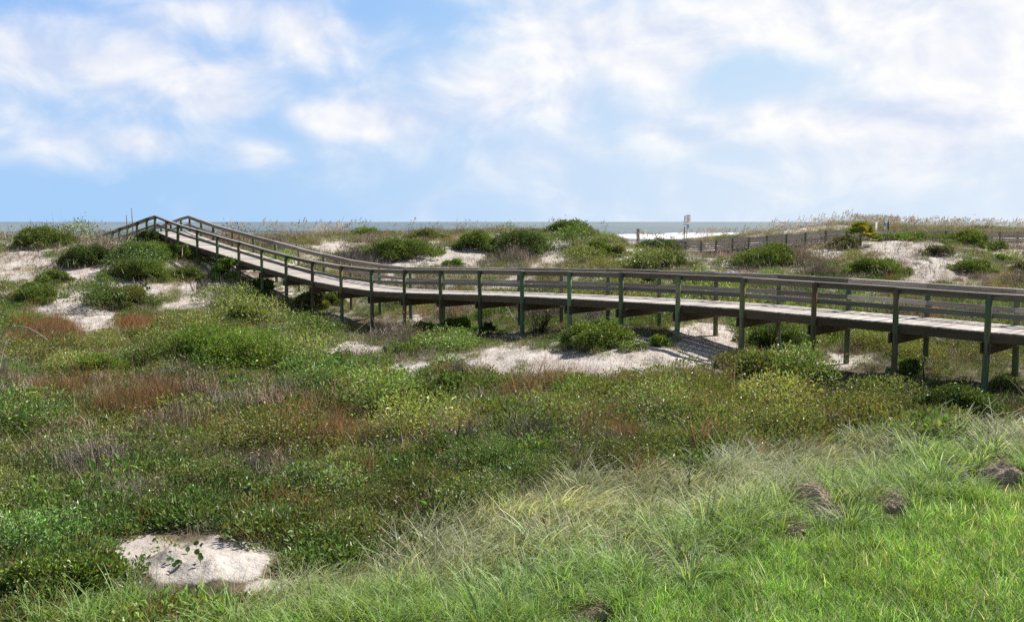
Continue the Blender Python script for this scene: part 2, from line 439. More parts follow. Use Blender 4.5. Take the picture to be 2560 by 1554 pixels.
def blob_sum(bl, u, v, p=2.0):
    s = np.zeros_like(u)
    for cx, cy, rx, ry, a in bl:
        s = np.maximum(s, a * np.exp(-np.abs((u - cx) / rx) ** p - np.abs((v - cy) / ry) ** p))
    return s


def lawn_top(u): return np.interp(u, [1300, 1434, 1662, 1974, 2254, 2560, 2900], [1610, 1548, 1470, 1351, 1268, 1215, 1165])
def pale_top(u): return np.interp(u, [500, 644, 810, 1039, 1226, 1558, 1870, 2182, 2560, 2900], [1640, 1554, 1496, 1410, 1290, 1236, 1184, 1132, 1105, 1080])


def sandiness(u, v, X, Y):
    n = fbm(X * .8 + 5, Y * .5, 0, 4) - .5
    n2 = fbm(X * .35, Y * .25 + 8, 2, 3) - .5
    s = blob_sum([(a, b, c * 1.12, d * 1.2, e) for a, b, c, d, e in SAND], u + 60 * n2 * np.clip(25 / Y, .2, 1), v + 10 * n)
    base = np.where(v < 740, .36, np.where(v < 960, .14, -.25)); base = np.where((u > 1850) & (v < 590), .1, base)
    n3 = fbm(X * 2.6 + 70, Y * 1.9, 4, 3) - .5
    return np.minimum(s, 1.25) + base * np.clip(1 - s, 0, 1) + 1.15 * n + .35 * n2 + .75 * n3


# ------------------------------------------------------------------ terrain mesh
def build_terrain():
    rows = np.concatenate([np.geomspace(5, 130, 520), np.geomspace(133, 420, 60)])
    ss = np.linspace(-.82, .82, 560)
    YY, S = np.meshgrid(rows, ss, indexing='ij')
    XX = S * (YY + 8)
    ZZ = ground(XX, YY)
    P = np.stack([XX, YY, ZZ], -1)
    u, v = proj(P)
    s = sandiness(u, v, XX, YY)
    cover = np.clip((.62 - s) / .45, 0, 1)
    cover = cover * np.where(YY > 45, .62, 1.0)
    grassy = np.clip((v - pale_top(u)) / 40, 0, 1) * (YY < 26) * np.clip(1 - s, 0, 1)
    wet = np.clip((YY - 250) / 50, 0, 1)
    cover = np.where(YY > 118, cover * np.clip((150 - YY) / 30, 0, 1), cover)
    n, m = XX.shape
    idx = np.arange(n * m).reshape(n, m)
    q = np.stack([idx[:-1, :-1], idx[:-1, 1:], idx[1:, 1:], idx[1:, :-1]], -1).reshape(-1, 4)
    me = mesh('dune_terrain', P.reshape(-1, 3), [q], np.stack([cover, grassy, wet], -1).reshape(-1, 3), smooth=True)
    obj('dune_terrain', me, M_sand, kind='structure')


build_terrain()


# ------------------------------------------------------------------ sea
def build_sea():
    m, nt, out = newmat('sea_water')
    geo = N(nt, 'ShaderNodeNewGeometry')
    at = N(nt, 'ShaderNodeAttribute', attribute_name='Col')
    sep = N(nt, 'ShaderNodeSeparateColor'); nt.links.new(at.outputs['Color'], sep.inputs[0])
    mp = N(nt, 'ShaderNodeMapping'); nt.links.new(geo.outputs['Position'], mp.inputs[0]); mp.inputs['Scale'].default_value = (.05, .02, 1)
    n1 = N(nt, 'ShaderNodeTexNoise', i_Scale=1.0, i_Detail=8.0, i_Roughness=.7); nt.links.new(mp.outputs[0], n1.inputs['Vector'])
    mp2 = N(nt, 'ShaderNodeMapping'); nt.links.new(geo.outputs['Position'], mp2.inputs[0]); mp2.inputs['Scale'].default_value = (.0012, .00045, 1)
    n2 = N(nt, 'ShaderNodeTexNoise', i_Scale=1.0, i_Detail=3.0); nt.links.new(mp2.outputs[0], n2.inputs['Vector'])
    mp3 = N(nt, 'ShaderNodeMapping'); nt.links.new(geo.outputs['Position'], mp3.inputs[0]); mp3.inputs['Scale'].default_value = (.4, .25, 1)
    n3 = N(nt, 'ShaderNodeTexNoise', i_Scale=1.0, i_Detail=6.0, i_Roughness=.65); nt.links.new(mp3.outputs[0], n3.inputs['Vector'])
    c = mixc(nt, (.085, .125, .13), (.19, .22, .205), ramp(nt, n2.outputs[0], .4, .62))
    c = mixc(nt, c, (.14, .175, .17), ramp(nt, n1.outputs[0], .4, .6))
    foam = math_(nt, 'MAXIMUM', ramp(nt, math_(nt, 'ADD', sep.outputs[0], math_(nt, 'MULTIPLY', math_(nt, 'SUBTRACT', n3.outputs[0], .5), .9)), .42, .62), ramp(nt, n1.outputs[0], .675, .71))
    c = mixc(nt, c, (.82, .83, .83), foam)
    p = N(nt, 'ShaderNodeBsdfPrincipled'); nt.links.new(c, p.inputs['Base Color'])
    nt.links.new(ramp(nt, foam, 0, 1, .38, .9), p.inputs['Roughness']); p.inputs['Specular IOR Level'].default_value = .35
    b = N(nt, 'ShaderNodeBump', i_Strength=.7, i_Distance=1.2); nt.links.new(n1.outputs[0], b.inputs['Height'])
    nt.links.new(b.outputs[0], p.inputs['Normal']); nt.links.new(p.outputs[0], out.inputs[0])
    rows = np.concatenate([np.arange(240, 560, 1.6), np.geomspace(562, 30000, 160)])
    ss = np.linspace(-.95, .95, 520)
    YY, S = np.meshgrid(rows, ss, indexing='ij'); XX = S * YY
    ZZ = .5 * (fbm(XX * .06, YY * .11, 1, 3) - .5) * np.clip((2500 - YY) / 2000, 0, 1)
    foam = np.zeros_like(XX)
    for k, (yb, amp, wd) in enumerate(((338, .9, 4), (372, 1.0, 5), (415, 1.2, 5), (462, 1.3, 5), (520, 1.0, 5))):
        c = yb + 26 * (fbm(XX * .012 + 11 * k, XX * 0 + k, k, 3) - .5)
        a = np.clip((fbm(XX * .017 + 31 * k, XX * 0 + 3 * k, k + 1, 3) - (.24 + .04 * k)) * 5, 0, 1)
        d = YY - c
        ZZ += amp * a * np.exp(-(d / np.where(d < 0, wd * .5, wd * 1.6)) ** 2)
        foam = np.maximum(foam, a * np.exp(-np.where(d < 2, np.maximum(-d - 1, 0) / (14 - k * 1.5), (d - 2) / 2.0)))
    foam *= .72 * np.clip((S + .06) / .12, 0, 1)
    n, mm = XX.shape; idx = np.arange(n * mm).reshape(n, mm)
    q = np.stack([idx[:-1, :-1], idx[:-1, 1:], idx[1:, 1:], idx[1:, :-1]], -1).reshape(-1, 4)
    me = mesh('sea', np.stack([XX, YY, ZZ], -1).reshape(-1, 3), [q], np.stack([foam] * 3, -1).reshape(-1, 3), smooth=True)
    obj('sea', me, m, kind='structure')


build_sea()

# ------------------------------------------------------------------ boardwalk
D0 = 24.74
TP = [-2, -1, 0, 1, 2, 3, 4, 5, 6, 7, 8, 9, 10, 11, 12, 13, 14, 15, 16, 17, 18, 19, 19.65, 20.3, 20.8, 21.4, 22, 22.55, 23, 24, 25, 26]
_ty = [0, 1, 2, 3, 4, 5, 6, 7, 8, 9, 10, 11, 12, 13, 14, 15, 16, 17, 18, 19, 19.65, 20.3]
_yy = [829.6, 807, 789, 772, 761, 753, 746, 740.5, 736.5, 734, 731.5, 727, 716.5, 703, 686, 668, 650, 633.5, 618, 602, 591, 579]
_td = [0] * 22
RH = 1.03


def dep(t): return D0 * (1 + .0695 * t)


_drop = [dep(t) * CP * (y - 554) / F for t, y in zip(_ty, _yy)]
_tt = [-3] + _ty + [20.8, 21.4, 22, 22.55, 23, 24, 25, 27]
_dd = [2.95] + _drop + [.80, 1.05, 1.29, 1.46, 1.66, 1.98, 2.5, 3.3]


def walk(t):
    dz = float(np.interp(t, _tt, _dd))
    d = dep(t); x = D0 * (1190 - 164.3 * t) / F
    y = (d - dz * SP) / CP
    return np.array([x, y, CAMZ - dz])


PERP = np.array([.697, .717, 0]); WID = 2.27
FWD = unit((walk(10) - walk(0)) * [1, 1, 0]); PERP = np.array([-FWD[1] * -1, FWD[0] * -1, 0])
if PERP[1] < 0: PERP = -PERP
bw = bpy.data.objects.new('boardwalk', None); COL.objects.link(bw)
bw['label'] = 'long weathered timber boardwalk with green posts and railings climbing over the dune'; bw['category'] = 'boardwalk'
bw.location = walk(0) * [1, 1, 0] + [0, 0, 1.5]
BO = np.array(bw.location)


def wpart(name, mb, mat, smooth=False):
    for i in range(len(mb.v)): mb.v[i] = mb.v[i] - BO
    return obj(name, mb.build(name, smooth), mat, bw)


def build_walk():
    # deck planks
    mb = MB()
    ts = np.arange(-2, 26, 0.06)
    for t in ts:
        a = walk(t); f = unit(walk(t + .03) - walk(t - .03))
        up = np.cross(f, PERP); up = up if up[2] > 0 else -up
        k = float(np.exp(rng.normal(0, .16)))
        e0 = rng.normal(0, .008); e1 = rng.normal(0, .008)
        p0 = a + PERP * (.035 + e0); p1 = a + PERP * (WID - .035 + e1)
        beam(mb, p0, p1, .06 * 2.44 - .012 + .0, .038, up=up, col=(k, k * .99, k * .975), off=(0, -.019 + rng.normal(0, .0015)))
    wpart('deck', mb, M_deck)
    for side in (0, 1):
        o = PERP * (WID * side)
        out = -PERP if side == 0 else PERP
        for i, t in enumerate(TP):
            p = walk(t) + o
            # round post
            mb = MB(); g = float(ground(p[0], p[1])) - .4
            r = .085 * (1 + rng.normal(0, .04))
            hgt = p[2] + RH - .045
            jit = rng.normal(0, .012, 2)
            zs = np.linspace(g, hgt, 6)
            pts = [[p[0] + out[0] * .03 + jit[0] * (z - hgt), p[1] + out[1] * .03 + jit[1] * (z - hgt), z] for z in zs]
            k = float(np.exp(rng.normal(-.08, .2)))
            hue = (1.25, .98, .85) if rng.random() < .28 else (.95, 1.08, .95)
            tube(mb, pts, np.linspace(r * 1.06, r * .96, 6), 14, tuple(k * x for x in hue))
            wpart('post', mb, M_post, True)
            if i == len(TP) - 1: continue
            q = walk(TP[i + 1]) + o + [0, 0, rng.normal(0, .012)]
            k = float(np.exp(rng.normal(0, .22)))
            tone = (k, k * .98, k * .96)
            f = unit(q - p); ov = f * .0
            mb = MB(); beam(mb, p + [0, 0, RH - .02], q + [0, 0, RH - .02], .19, .042, col=tone); wpart('handrail', mb, M_board)
            mb = MB(); beam(mb, p - out * .075 + [0, 0, RH - .045 - .075], q - out * .075 + [0, 0, RH - .045 - .075], .04, .145, col=(k * .85, k * .78, k * .72)); wpart('top_rail', mb, M_board)
            mb = MB(); beam(mb, p - out * .075 + [0, 0, .44], q - out * .075 + [0, 0, .44], .04, .145, col=(k * .9, k * .88, k * .86)); wpart('mid_rail', mb, M_board)
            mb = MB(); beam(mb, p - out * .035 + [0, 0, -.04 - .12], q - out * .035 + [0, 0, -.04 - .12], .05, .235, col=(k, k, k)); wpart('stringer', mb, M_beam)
    for i, t in enumerate(TP):
        p = walk(t); mb = MB()
        for sgn in (-1, 1):
            a = p + FWD * (.115 * sgn) - PERP * .16; b = p + FWD * (.115 * sgn) + PERP * (WID + .16)
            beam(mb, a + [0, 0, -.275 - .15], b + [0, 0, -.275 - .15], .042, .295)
        wpart('crossbeam', mb, M_beam)
    for off in (.6, 1.14, 1.7):
        for i in range(len(TP) - 1):
            mb = MB(); p = walk(TP[i]) + PERP * off; q = walk(TP[i + 1]) + PERP * off
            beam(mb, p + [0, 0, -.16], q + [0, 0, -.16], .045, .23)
            wpart('joist', mb, M_beam)


build_walk()

# second boardwalk, beyond the right dune
W2 = [(1640, 600, 103), (1677, 601, 101.5), (1715, 603, 100), (1754, 603, 98), (1791, 601, 96), (1832, 596, 94.5), (1873, 593.5, 92.5), (1918, 590, 90.5), (1967, 586, 88), (2015, 582, 86), (2065, 578, 84), (2117, 577.5, 83), (2177, 577.5, 82), (2238, 577.5, 81.3), (2300, 577.5, 80.8), (2365, 578, 80.4), (2432, 578.5, 80), (2500, 579.5, 79.6), (2568, 580, 79.3), (2640, 580.5, 79)]


def build_walk2():
    root = bpy.data.objects.new('boardwalk', None); COL.objects.link(root)
    pts = [unproj(*w) for w in W2]
    root.location = pts[10] * [1, 1, 0] + [0, 0, pts[10][2] - 2]
    o0 = np.array(root.location)
    root['label'] = 'distant brown timber walkway with board fence rails beyond the right dune'; root['category'] = 'boardwalk'
    def part(name, mb, mat):
        for i in range(len(mb.v)): mb.v[i] = mb.v[i] - o0
        obj(name, mb.build(name), mat, root)
    dm = MB()
    for s in (0, 1):
        for i, p in enumerate(pts):
            t = unit((pts[min(i + 1, len(pts) - 1)] - pts[max(i - 1, 0)]) * [1, 1, 0]); pr = np.array([-t[1], t[0], 0])
            if pr[1] < 0: pr = -pr
            P = p + pr * 2.0 * s
            mb = MB(); g = min(float(ground(P[0], P[1])) - .3, P[2] - 1.4)
            tube(mb, [[P[0] - pr[0] * .06, P[1] - pr[1] * .06, g], [P[0] - pr[0] * .06, P[1] - pr[1] * .06, P[2]]], .09, 10, (.9, 1, .95)); part('post', mb, M_post)
            if i + 1 < len(pts):
                q = pts[i + 1] + pr * 2.0 * s
                mb = MB(); beam(mb, P + [0, 0, .02], q + [0, 0, .02], .16, .045); part('handrail', mb, M_board)
                for zz, hh in ((-.16, .2), (-.40, .19), (-.66, .14), (-.86, .12)):
                    mb = MB(); k = float(np.exp(rng.normal(-.15, .15)))
                    beam(mb, P + [0, 0, zz], q + [0, 0, zz], .04, hh, col=(k * 1.7, k * 1.6, k * 1.5)); part('rail', mb, M_board)
    for i in range(len(pts) - 1):
        p, q = pts[i], pts[i + 1]; t = unit((q - p) * [1, 1, 0]); pr = np.array([-t[1], t[0], 0]); pr = pr if pr[1] > 0 else -pr
        for k in range(18):
            a = p + (q - p) * ((k + .5) / 18) + [0, 0, -1.05]
            beam(dm, a + pr * .05, a + pr * 1.95, np.linalg.norm(q - p) / 18 - .01, .04)
    part('deck', dm, M_deck)


build_walk2()


# ------------------------------------------------------------------ shrubs
GREENS = {'mid': (.15, .22, .045), 'dark': (.10, .16, .042), 'bright': (.185, .29, .05), 'olive': (.20, .22, .07), 'grey': (.18, .20, .10)}


def shrub(px, py, wpx, hpx, tone, label, name='dune_shrub', leafy=None, dens=1.0, loc=None, group='shrubs scattered over the dunes'):
    p, d = hit(px, py)
    r = wpx / F * d / 2; h = hpx / F * d * 1.03
    ppm = 932 / d
    L = max(.062 if leafy is None else leafy, 1.3 / ppm); Wd = L * .5
    ry = max(min(r * .85, 3.5), .3)
    p = p + np.array([0, ry * .55, 0]); p[2] = ground(p[0], p[1])
    root = bpy.data.objects.new(name, None); COL.objects.link(root); root.location = p
    root['label'] = label; root['category'] = 'shrub'; root['group'] = group
    # lobes over a low dome
    K = int(np.clip(7 + r * 7, 7, 26))
    th = rng.random(K) * 2 * math.pi; rr = np.sqrt(rng.random(K)) * .78
    lx = rr * np.cos(th) * r; ly = rr * np.sin(th) * ry
    top = h * np.sqrt(np.clip(1 - rr ** 2, .08, 1)) * rng.uniform(.5, 1.15, K)
    lr = np.clip(r * rng.uniform(.26, .46, K), .12, 1.3)
    lz = np.minimum(top - lr * .6, top * .5)
    lx = lx + .35 * lz; top = top
    ks = int(K * .7)
    ts = rng.random(ks) * 2 * math.pi; rs = rng.uniform(.75, 1.45, ks)
    lx = np.concatenate([lx, rs * np.cos(ts) * r]); ly = np.concatenate([ly, rs * np.sin(ts) * ry * .8])
    lr = np.concatenate([lr, np.clip(r * rng.uniform(.10, .34, ks), .08, .8)]); lz = np.concatenate([lz, np.full(ks, .05 * h)])
    K = K + ks
    S = 2 * math.pi * r * ry * .6 + math.pi * (r + ry) * h * .7
    n = int(np.clip(3.0 * dens * S / (.5 * L * Wd), 900, 90000))
    ki = rng.choice(K, n, p=(lr ** 2) / (lr ** 2).sum())
    dirs = unit(rng.normal(0, 1, (n, 3))); dirs[:, 2] = np.abs(dirs[:, 2]) * 1.35 - .55; dirs = unit(dirs)
    sh = 1 - np.abs(rng.normal(0, .2, n)) + (rng.random(n) < .08) * rng.uniform(.05, .45, n)
    bump = 1 + .40 * (fbm(dirs[:, 0] * 3 + ki * 7, dirs[:, 1] * 3 + dirs[:, 2] * 2, 1, 2) - .5) * 2
    ex = np.stack([lr, lr * ry / r, np.clip(lr * .75, .1, h * .6)], 1)
    pos = np.stack([lx, ly, lz], 1)[ki] + dirs * ex[ki] * (sh * bump)[:, None]
    gl = ground(pos[:, 0] + p[0], pos[:, 1] + p[1]) - p[2]
    gl = gl + .02 + rng.random(n) ** 2 * h * .25
    low = pos[:, 2] < gl
    pos[low, 2] = gl[low]
    dr = unit(dirs * .6 + rng.normal(0, .55, (n, 3)) + [0, 0, .45])
    nr = unit(rng.normal(0, .6, (n, 3)) + dirs * .4 + [0, 0, .7])
    c = np.asarray(GREENS[tone])
    col = vary(c, n, .30, .10)
    lobe_t = np.exp(rng.normal(0, .13, K)); col *= lobe_t[ki][:, None]
    yel = rng.random(n) < .06; col[yel] = col[yel] * [1.9, 1.5, 1.0]
    brn = rng.random(n) < .08; col[brn] = vary((.13, .085, .04), int(brn.sum()))
    sz = np.exp(rng.normal(0, .22, n))
    v, t, cc = leaves(pos, dr, nr, L * sz, Wd * sz, col)
    obj('foliage', mesh('foliage', v, [t], cc), M_leaf, root)
    # stems
    mb = MB(); ns = int(np.clip(8 + r * 8, 8, 40))
    bz = np.zeros((ns, 3)); bx = rng.normal(0, .28, ns) * r; by = rng.normal(0, .28, ns) * ry
    bz[:, 0] = bx; bz[:, 1] = by; bz[:, 2] = ground(bx + p[0], by + p[1]) - p[2] - .03
    kk = rng.integers(0, K, ns)
    for i in range(ns):
        e = np.array([lx[kk[i]], ly[kk[i]], max(lz[kk[i]] + lr[kk[i]] * .3, .1)]) + rng.normal(0, .08, 3) * r
        m = (bz[i] + e) / 2 + rng.normal(0, .08, 3) * r
        tube(mb, [bz[i], m, e], np.array([1, .7, .35]) * min(.03, .008 + .006 * r), 5, (.14, .115, .09), cap=False)
    obj('branches', mb.build('branches'), M_twig, root)
    return root


SHRUBS = [
    (80, 623, 160, 46, 'mid', 'rounded green shrub at the far left end of the dune crest before the sea'),
    (207, 668, 122, 58, 'dark', 'dark green shrub sloping to the left, below the crest and above the first sand slope'),
    (335, 652, 138, 48, 'mid', 'broad green shrub just left below the crest of the boardwalk'),
    (361, 617, 78, 42, 'dark', 'small dark bush pressed against the boardwalk crest post'),
    (321, 702, 138, 56, 'mid', 'domed green shrub with brown twigs, above the prickly pear on the left dune'),
    (455, 699, 74, 34, 'mid', 'small green shrub at the right end of the left dune, beside dry twigs'),
    (290, 771, 130, 66, 'olive', 'olive mound shrub between two bare sand patches on the left dune'),
    (68, 759, 125, 52, 'mid', 'green shrub at the left edge, lowest on the left dune slope'),
    (122, 711, 78, 30, 'mid', 'low flat shrub beneath the large sand patch at far left'),
    (425, 645, 90, 32, 'mid', 'low green shrub beneath the first boardwalk stringer bay below the crest'),
    (542, 700, 70, 78, 'bright', 'tall leafy bush poking up against the climbing boardwalk deck'),
    (590, 812, 100, 64, 'mid', 'round green shrub in front of the shaded ground under the climbing boardwalk'),
    (668, 805, 62, 42, 'bright', 'small bright shrub right of the round shrub by the rust coloured grass'),
    (522, 925, 350, 104, 'bright', 'largest bright green shrub mound, left of centre in front of the boardwalk'),
    (222, 942, 160, 52, 'bright', 'bright spreading shrub left of the largest green mound'),
    (762, 776, 72, 64, 'olive', 'pale leafy bush standing under the foot of the boardwalk ramp'),
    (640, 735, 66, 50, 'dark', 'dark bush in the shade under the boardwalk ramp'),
    (822, 760, 70, 30, 'mid', 'low shrub seen between posts just behind the ramp foot'),
    (1140, 838, 108, 46, 'bright', 'sunlit shrub mound among the posts below the level boardwalk'),
    (998, 650, 146, 54, 'mid', 'wide green shrub on the centre dune above the bare sand bank'),
    (1185, 627, 96, 52, 'mid', 'green shrub left of the darkest centre dune shrub'),
    (1288, 638, 132, 62, 'dark', 'darkest rounded shrub on the centre dune'),
    (1424, 590, 122, 40, 'mid', 'shrub crowning the highest centre dune against the sea'),
    (1484, 646, 88, 44, 'mid', 'green shrub below the crowned dune top'),
    (1646, 627, 92, 32, 'dark', 'dark glossy shrub at the start of the distant walkway'),
    (1637, 672, 146, 52, 'dark', 'dark broad shrub just above the rail, below the glossy one'),
    (1541, 641, 54, 30, 'olive', 'small olive shrub between the crowned dune and the dark broad shrub'),
    (910, 590, 70, 22, 'bright', 'little green shrub on the centre dune skyline, left part'),
    (1131, 666, 44, 15, 'bright', 'tiny bright shrub just over the boardwalk rail near centre'),
    (1060, 600, 80, 20, 'olive', 'low olive shrub on the skyline above the small sand holes'),
    (1925, 672, 162, 60, 'mid', 'large rounded shrub on the right dune left slope, below the distant walkway'),
    (2195, 688, 124, 50, 'mid', 'green shrub in the middle of the right dune sand face'),
    (2065, 690, 70, 24, 'bright', 'bright low shrub touching the boardwalk rail left of the sand face shrub'),
    (2130, 693, 64, 22, 'bright', 'bright yellowish low shrub over the boardwalk rail under the sand face shrub'),
    (2422, 616, 100, 40, 'mid', 'rounded shrub on the right dune crest before the distant walkway'),
    (2201, 602, 46, 17, 'mid', 'small shrub right of the palmetto on the right dune top'),
    (2280, 599, 124, 19, 'bright', 'long low shrub on the right dune top under the sign boards'),
    (2496, 627, 50, 26, 'mid', 'small shrub right of the rounded crest shrub'),
    (2505, 658, 40, 24, 'bright', 'lone small bush on bare sand near the right edge'),
    (2442, 684, 94, 36, 'mid', 'spreading shrub at the lower end of the right sand gully'),
    (2465, 578, 76, 14, 'mid', 'shrub behind the distant walkway near the right edge'),
    (2552, 684, 44, 46, 'grey', 'grey green shrub cut by the right edge on the dune'),
    (2350, 640, 70, 30, 'grey', 'grey green shrub between the crest shrub and the sand gully'),
    (1896, 952, 205, 80, 'olive', 'olive brown shrub in front of the boardwalk beside the shaded sand'),
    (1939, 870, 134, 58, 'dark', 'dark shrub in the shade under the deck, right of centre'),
    (2270, 944, 66, 54, 'bright', 'pale leafy shrub behind the leaning stake under the boardwalk'),
    (1484, 880, 182, 92, 'mid', 'big leafy shrub in front of the boardwalk at the middle'),
    (1649, 868, 60, 32, 'bright', 'small green shrub on the sand slope left of the deck shadow'),
    (2411, 1053, 224, 80, 'dark', 'dark leathery shrub at right between boardwalk and pale grass'),
    (2380, 1123, 122, 40, 'dark', 'low dark shrub at the top edge of the pale grass, right side'),
    (1006, 1042, 168, 86, 'dark', 'dark tangled shrub with dead twigs in the middle ground'),
    (1136, 984, 118, 56, 'mid', 'green shrub right behind the dark tangled shrub'),
    (736, 938, 134, 48, 'mid', 'low green shrub right of the largest bright mound'),
    (852, 924, 126, 38, 'dark', 'flat dark green shrub in front of the small sand patch'),
    (707, 1049, 140, 64, 'mid', 'green shrub with grey twigs left of the dark tangled shrub'),
    (105, 1535, 290, 165, 'mid', 'large leafy shrub in the near left corner beside the white sand mound'),
    (1050, 838, 70, 34, 'mid', 'shaded shrub between two posts left of the sunlit mound'),
    (2118, 624, 80, 34, 'grey', 'grey green bush huddled beneath the yellow tipped palmetto'),
    (2085, 850, 90, 40, 'olive', 'yellowish shrub behind the posts under the right deck'),
]
for s in SHRUBS:
    shrub(*s)


# ------------------------------------------------------------------ other single plants
def dry_shrub(px, py, wpx, hpx, col, label, lean=.25):
    p, d = hit(px, py); r = wpx / F * d / 2; h = hpx / F * d
    root = bpy.data.objects.new('dry_shrub', None); COL.objects.link(root); root.location = p - [0, 0, .03]
    root['label'] = label; root['category'] = 'shrub'; root['group'] = 'bare dry shrubs'
    mb = MB(); tw = []
    for i in range(16):
        a = rng.random() * 2 * math.pi; rr = rng.random() * .5 * r
        b = np.array([rr * math.cos(a), rr * math.sin(a), 0]); e = b * 1.8 + [rng.normal(lean * h, r * .3), rng.normal(0, r * .3), h * rng.uniform(.55, 1)]
        m = (b + e) / 2 + rng.normal(0, .1 * h, 3)
        tube(mb, [b, m, e], np.array([.011, .008, .004]), 5, vary(col, 1)[0], cap=False)
        tw += [b * (1 - f) * (1 - f) + 2 * f * (1 - f) * m + f * f * e for f in rng.uniform(.3, 1, 14)]
    obj('stems', mb.build('stems'), M_twig, root)
    tw = np.array(tw); n = len(tw) * 3
    v, q, c = blades(np.repeat(tw, 3, 0), rng.normal(0, 1.6, n), rng.uniform(.12, .32, n) * max(h, .5), rng.uniform(-.4, 1.2, n), rng.uniform(-.5, 1, n), max(.006, .25 / (932 / d)), 3, vary(col, n, .25, .05))
    obj('twigs', mesh('twigs', v, [q], c), M_twig, root)


for a in [
    (1152, 1118, 96, 74, (.15, .12, .105), 'bare purplish grey dry shrub in the middle ground'),
    (795, 1128, 96, 58, (.20, .175, .15), 'bare pale grey dry shrub left of the rust grass in the middle ground'),
    (1347, 1112, 90, 64, (.14, .115, .11), 'bare dark grey dry shrub right of centre among green leaves'),
    (468, 1242, 86, 54, (.19, .16, .14), 'bare grey shrub over a dark hollow in the left foreground'),
    (628, 1190, 78, 56, (.20, .17, .15), 'bare grey shrub leaning right above the white sand mound'),
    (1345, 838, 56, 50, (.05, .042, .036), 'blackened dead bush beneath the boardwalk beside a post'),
    (495, 735, 60, 36, (.17, .135, .12), 'brown bare shrub at the foot of the left dune by the shaded ramp'),
    (2165, 1010, 80, 36, (.20, .18, .155), 'low pale twiggy shrub in front of the right boardwalk posts'),
]: dry_shrub(*a)


def tuft(name, px, py, wpx, hpx, col, tip, label, cat='grass tuft', n=160, lean=.25, group='rust coloured grass tufts', mat=None):
    p, d = hit(px, py); r = wpx / F * d / 2; h = hpx / F * d * 1.1
    b = np.stack([rng.normal(0, r * .28, n), rng.normal(0, r * .25, n), np.zeros(n) - .02], 1)
    az = np.where(rng.random(n) < .72, rng.normal(0.1, .6, n), rng.uniform(-3.1, 3.1, n))
    v, q, c = blades(b, az, h * rng.uniform(.55, 1.15, n), rng.uniform(0, lean * 1.2, n), rng.uniform(.1, .9, n), max(.007, .33 / (932 / d)), 5, vary(col, n, .2, .06), vary(tip, n, .2, .06))
    return obj(name, mesh(name, v, [q], c), mat or M_dry, label=label, cat=cat, group=group, loc=p)


RUST, RUSTT, STRAW = (.30, .20, .10), (.42, .22, .11), (.3, .26, .15)
for a in [
    (756, 832, 36, 26, 'rust grass tuft, leftmost of the row at the foot of the ramp'),
    (798, 828, 46, 40, 'tallest rust grass tuft by the foot of the boardwalk ramp'),
    (832, 822, 36, 30, 'rust grass tuft touching the post right of the tallest tuft'),
    (672, 812, 24, 24, 'single rust grass plume behind the big green shrub'),
    (190, 1082, 44, 66, 'upright rust grass tuft at left below the dark dock stalks'),
    (365, 1048, 40, 60, 'rust grass tuft in the left middle ground, right of the upright one'),
    (405, 1034, 36, 56, 'leaning rust grass tuft beside another in the left middle ground'),
    (1868, 992, 36, 36, 'red brown plume of grass below the olive brown shrub'),
    (2004, 1044, 26, 26, 'small red brown grass tuft in the yellow green meadow'),
    (905, 1128, 50, 40, 'rust grass tuft among grey twigs in the middle ground'),
    (840, 1130, 40, 34, 'rust grass tuft beside the pale grey dry shrub'),
]: tuft('rust_grass_tuft', *a[:4], RUST, RUSTT, a[4])
tuft('dock_stalk', 222, 1018, 8, 58, (.10, .055, .03), (.12, .06, .03), 'tallest dark brown seed stalk standing in dry grass at left', 'seed stalk', 26, .05, 'dark dock stalks')
tuft('dock_stalk', 240, 1008, 7, 36, (.10, .055, .03), (.12, .06, .03), 'short dark brown seed stalk, middle one of three at left', 'seed stalk', 18, .05, 'dark dock stalks')
tuft('dock_stalk', 254, 1005, 8, 40, (.10, .055, .03), (.12, .06, .03), 'dark brown seed stalk leaning right, rightmost of three at left', 'seed stalk', 18, .3, 'dark dock stalks')


def palmetto(px, py, wpx, hpx, label, tone=(.07, .13, .03), tips=None, nf=13, trunk=.15):
    p, d = hit(px, py); r = wpx / F * d / 2; h = hpx / F * d
    root = bpy.data.objects.new('palmetto', None); COL.objects.link(root); root.location = p
    root['label'] = label; root['category'] = 'palmetto'; root['group'] = 'palmettos among the dunes'
    trunk *= .35; mb = MB()
    tube(mb, [[0, 0, -.1], [.02, 0, h * trunk], [.03, 0, h * trunk * 2]], [.09, .1, .07], 8, (.12, .09, .06)); obj('trunk', mb.build('trunk'), M_twig, root)
    for i in range(nf):
        a = i * 2.4 + rng.normal(0, .2); el = rng.uniform(.12, 1.35)
        st = np.array([math.cos(a) * math.cos(el), math.sin(a) * math.cos(el), math.sin(el)])
        base = np.array([.03, 0, h * trunk * 1.8]); c = base + st * np.array([r, r, h * .75]) * .55
        mb = MB(); tube(mb, [base, c], [.012, .008], 5, tone, cap=False)
        sd = unit(np.cross(st, [0, 0, 1.0])); upv = np.cross(sd, st)
        col = np.array(tone) * np.exp(rng.normal(0, .2))
        if tips is not None and rng.random() < .35: col = np.array(tips)
        nl = 17; th = np.linspace(-1.5, 1.5, nl)
        dr = st[None] * np.cos(th)[:, None] + sd[None] * np.sin(th)[:, None] + upv * .1
        Lf = max(.5 * r, .3) * (0.75 + .25 * np.cos(th))
        v, t, cc = leaves(np.tile(c, (nl, 1)), dr, np.tile(upv, (nl, 1)) + rng.normal(0, .15, (nl, 3)), Lf, np.full(nl, max(.05, r * .1)), np.tile(col, (nl, 1)))
        mb.add(v, [t], cc)
        obj('frond', mb.build('frond'), M_leaf, root)


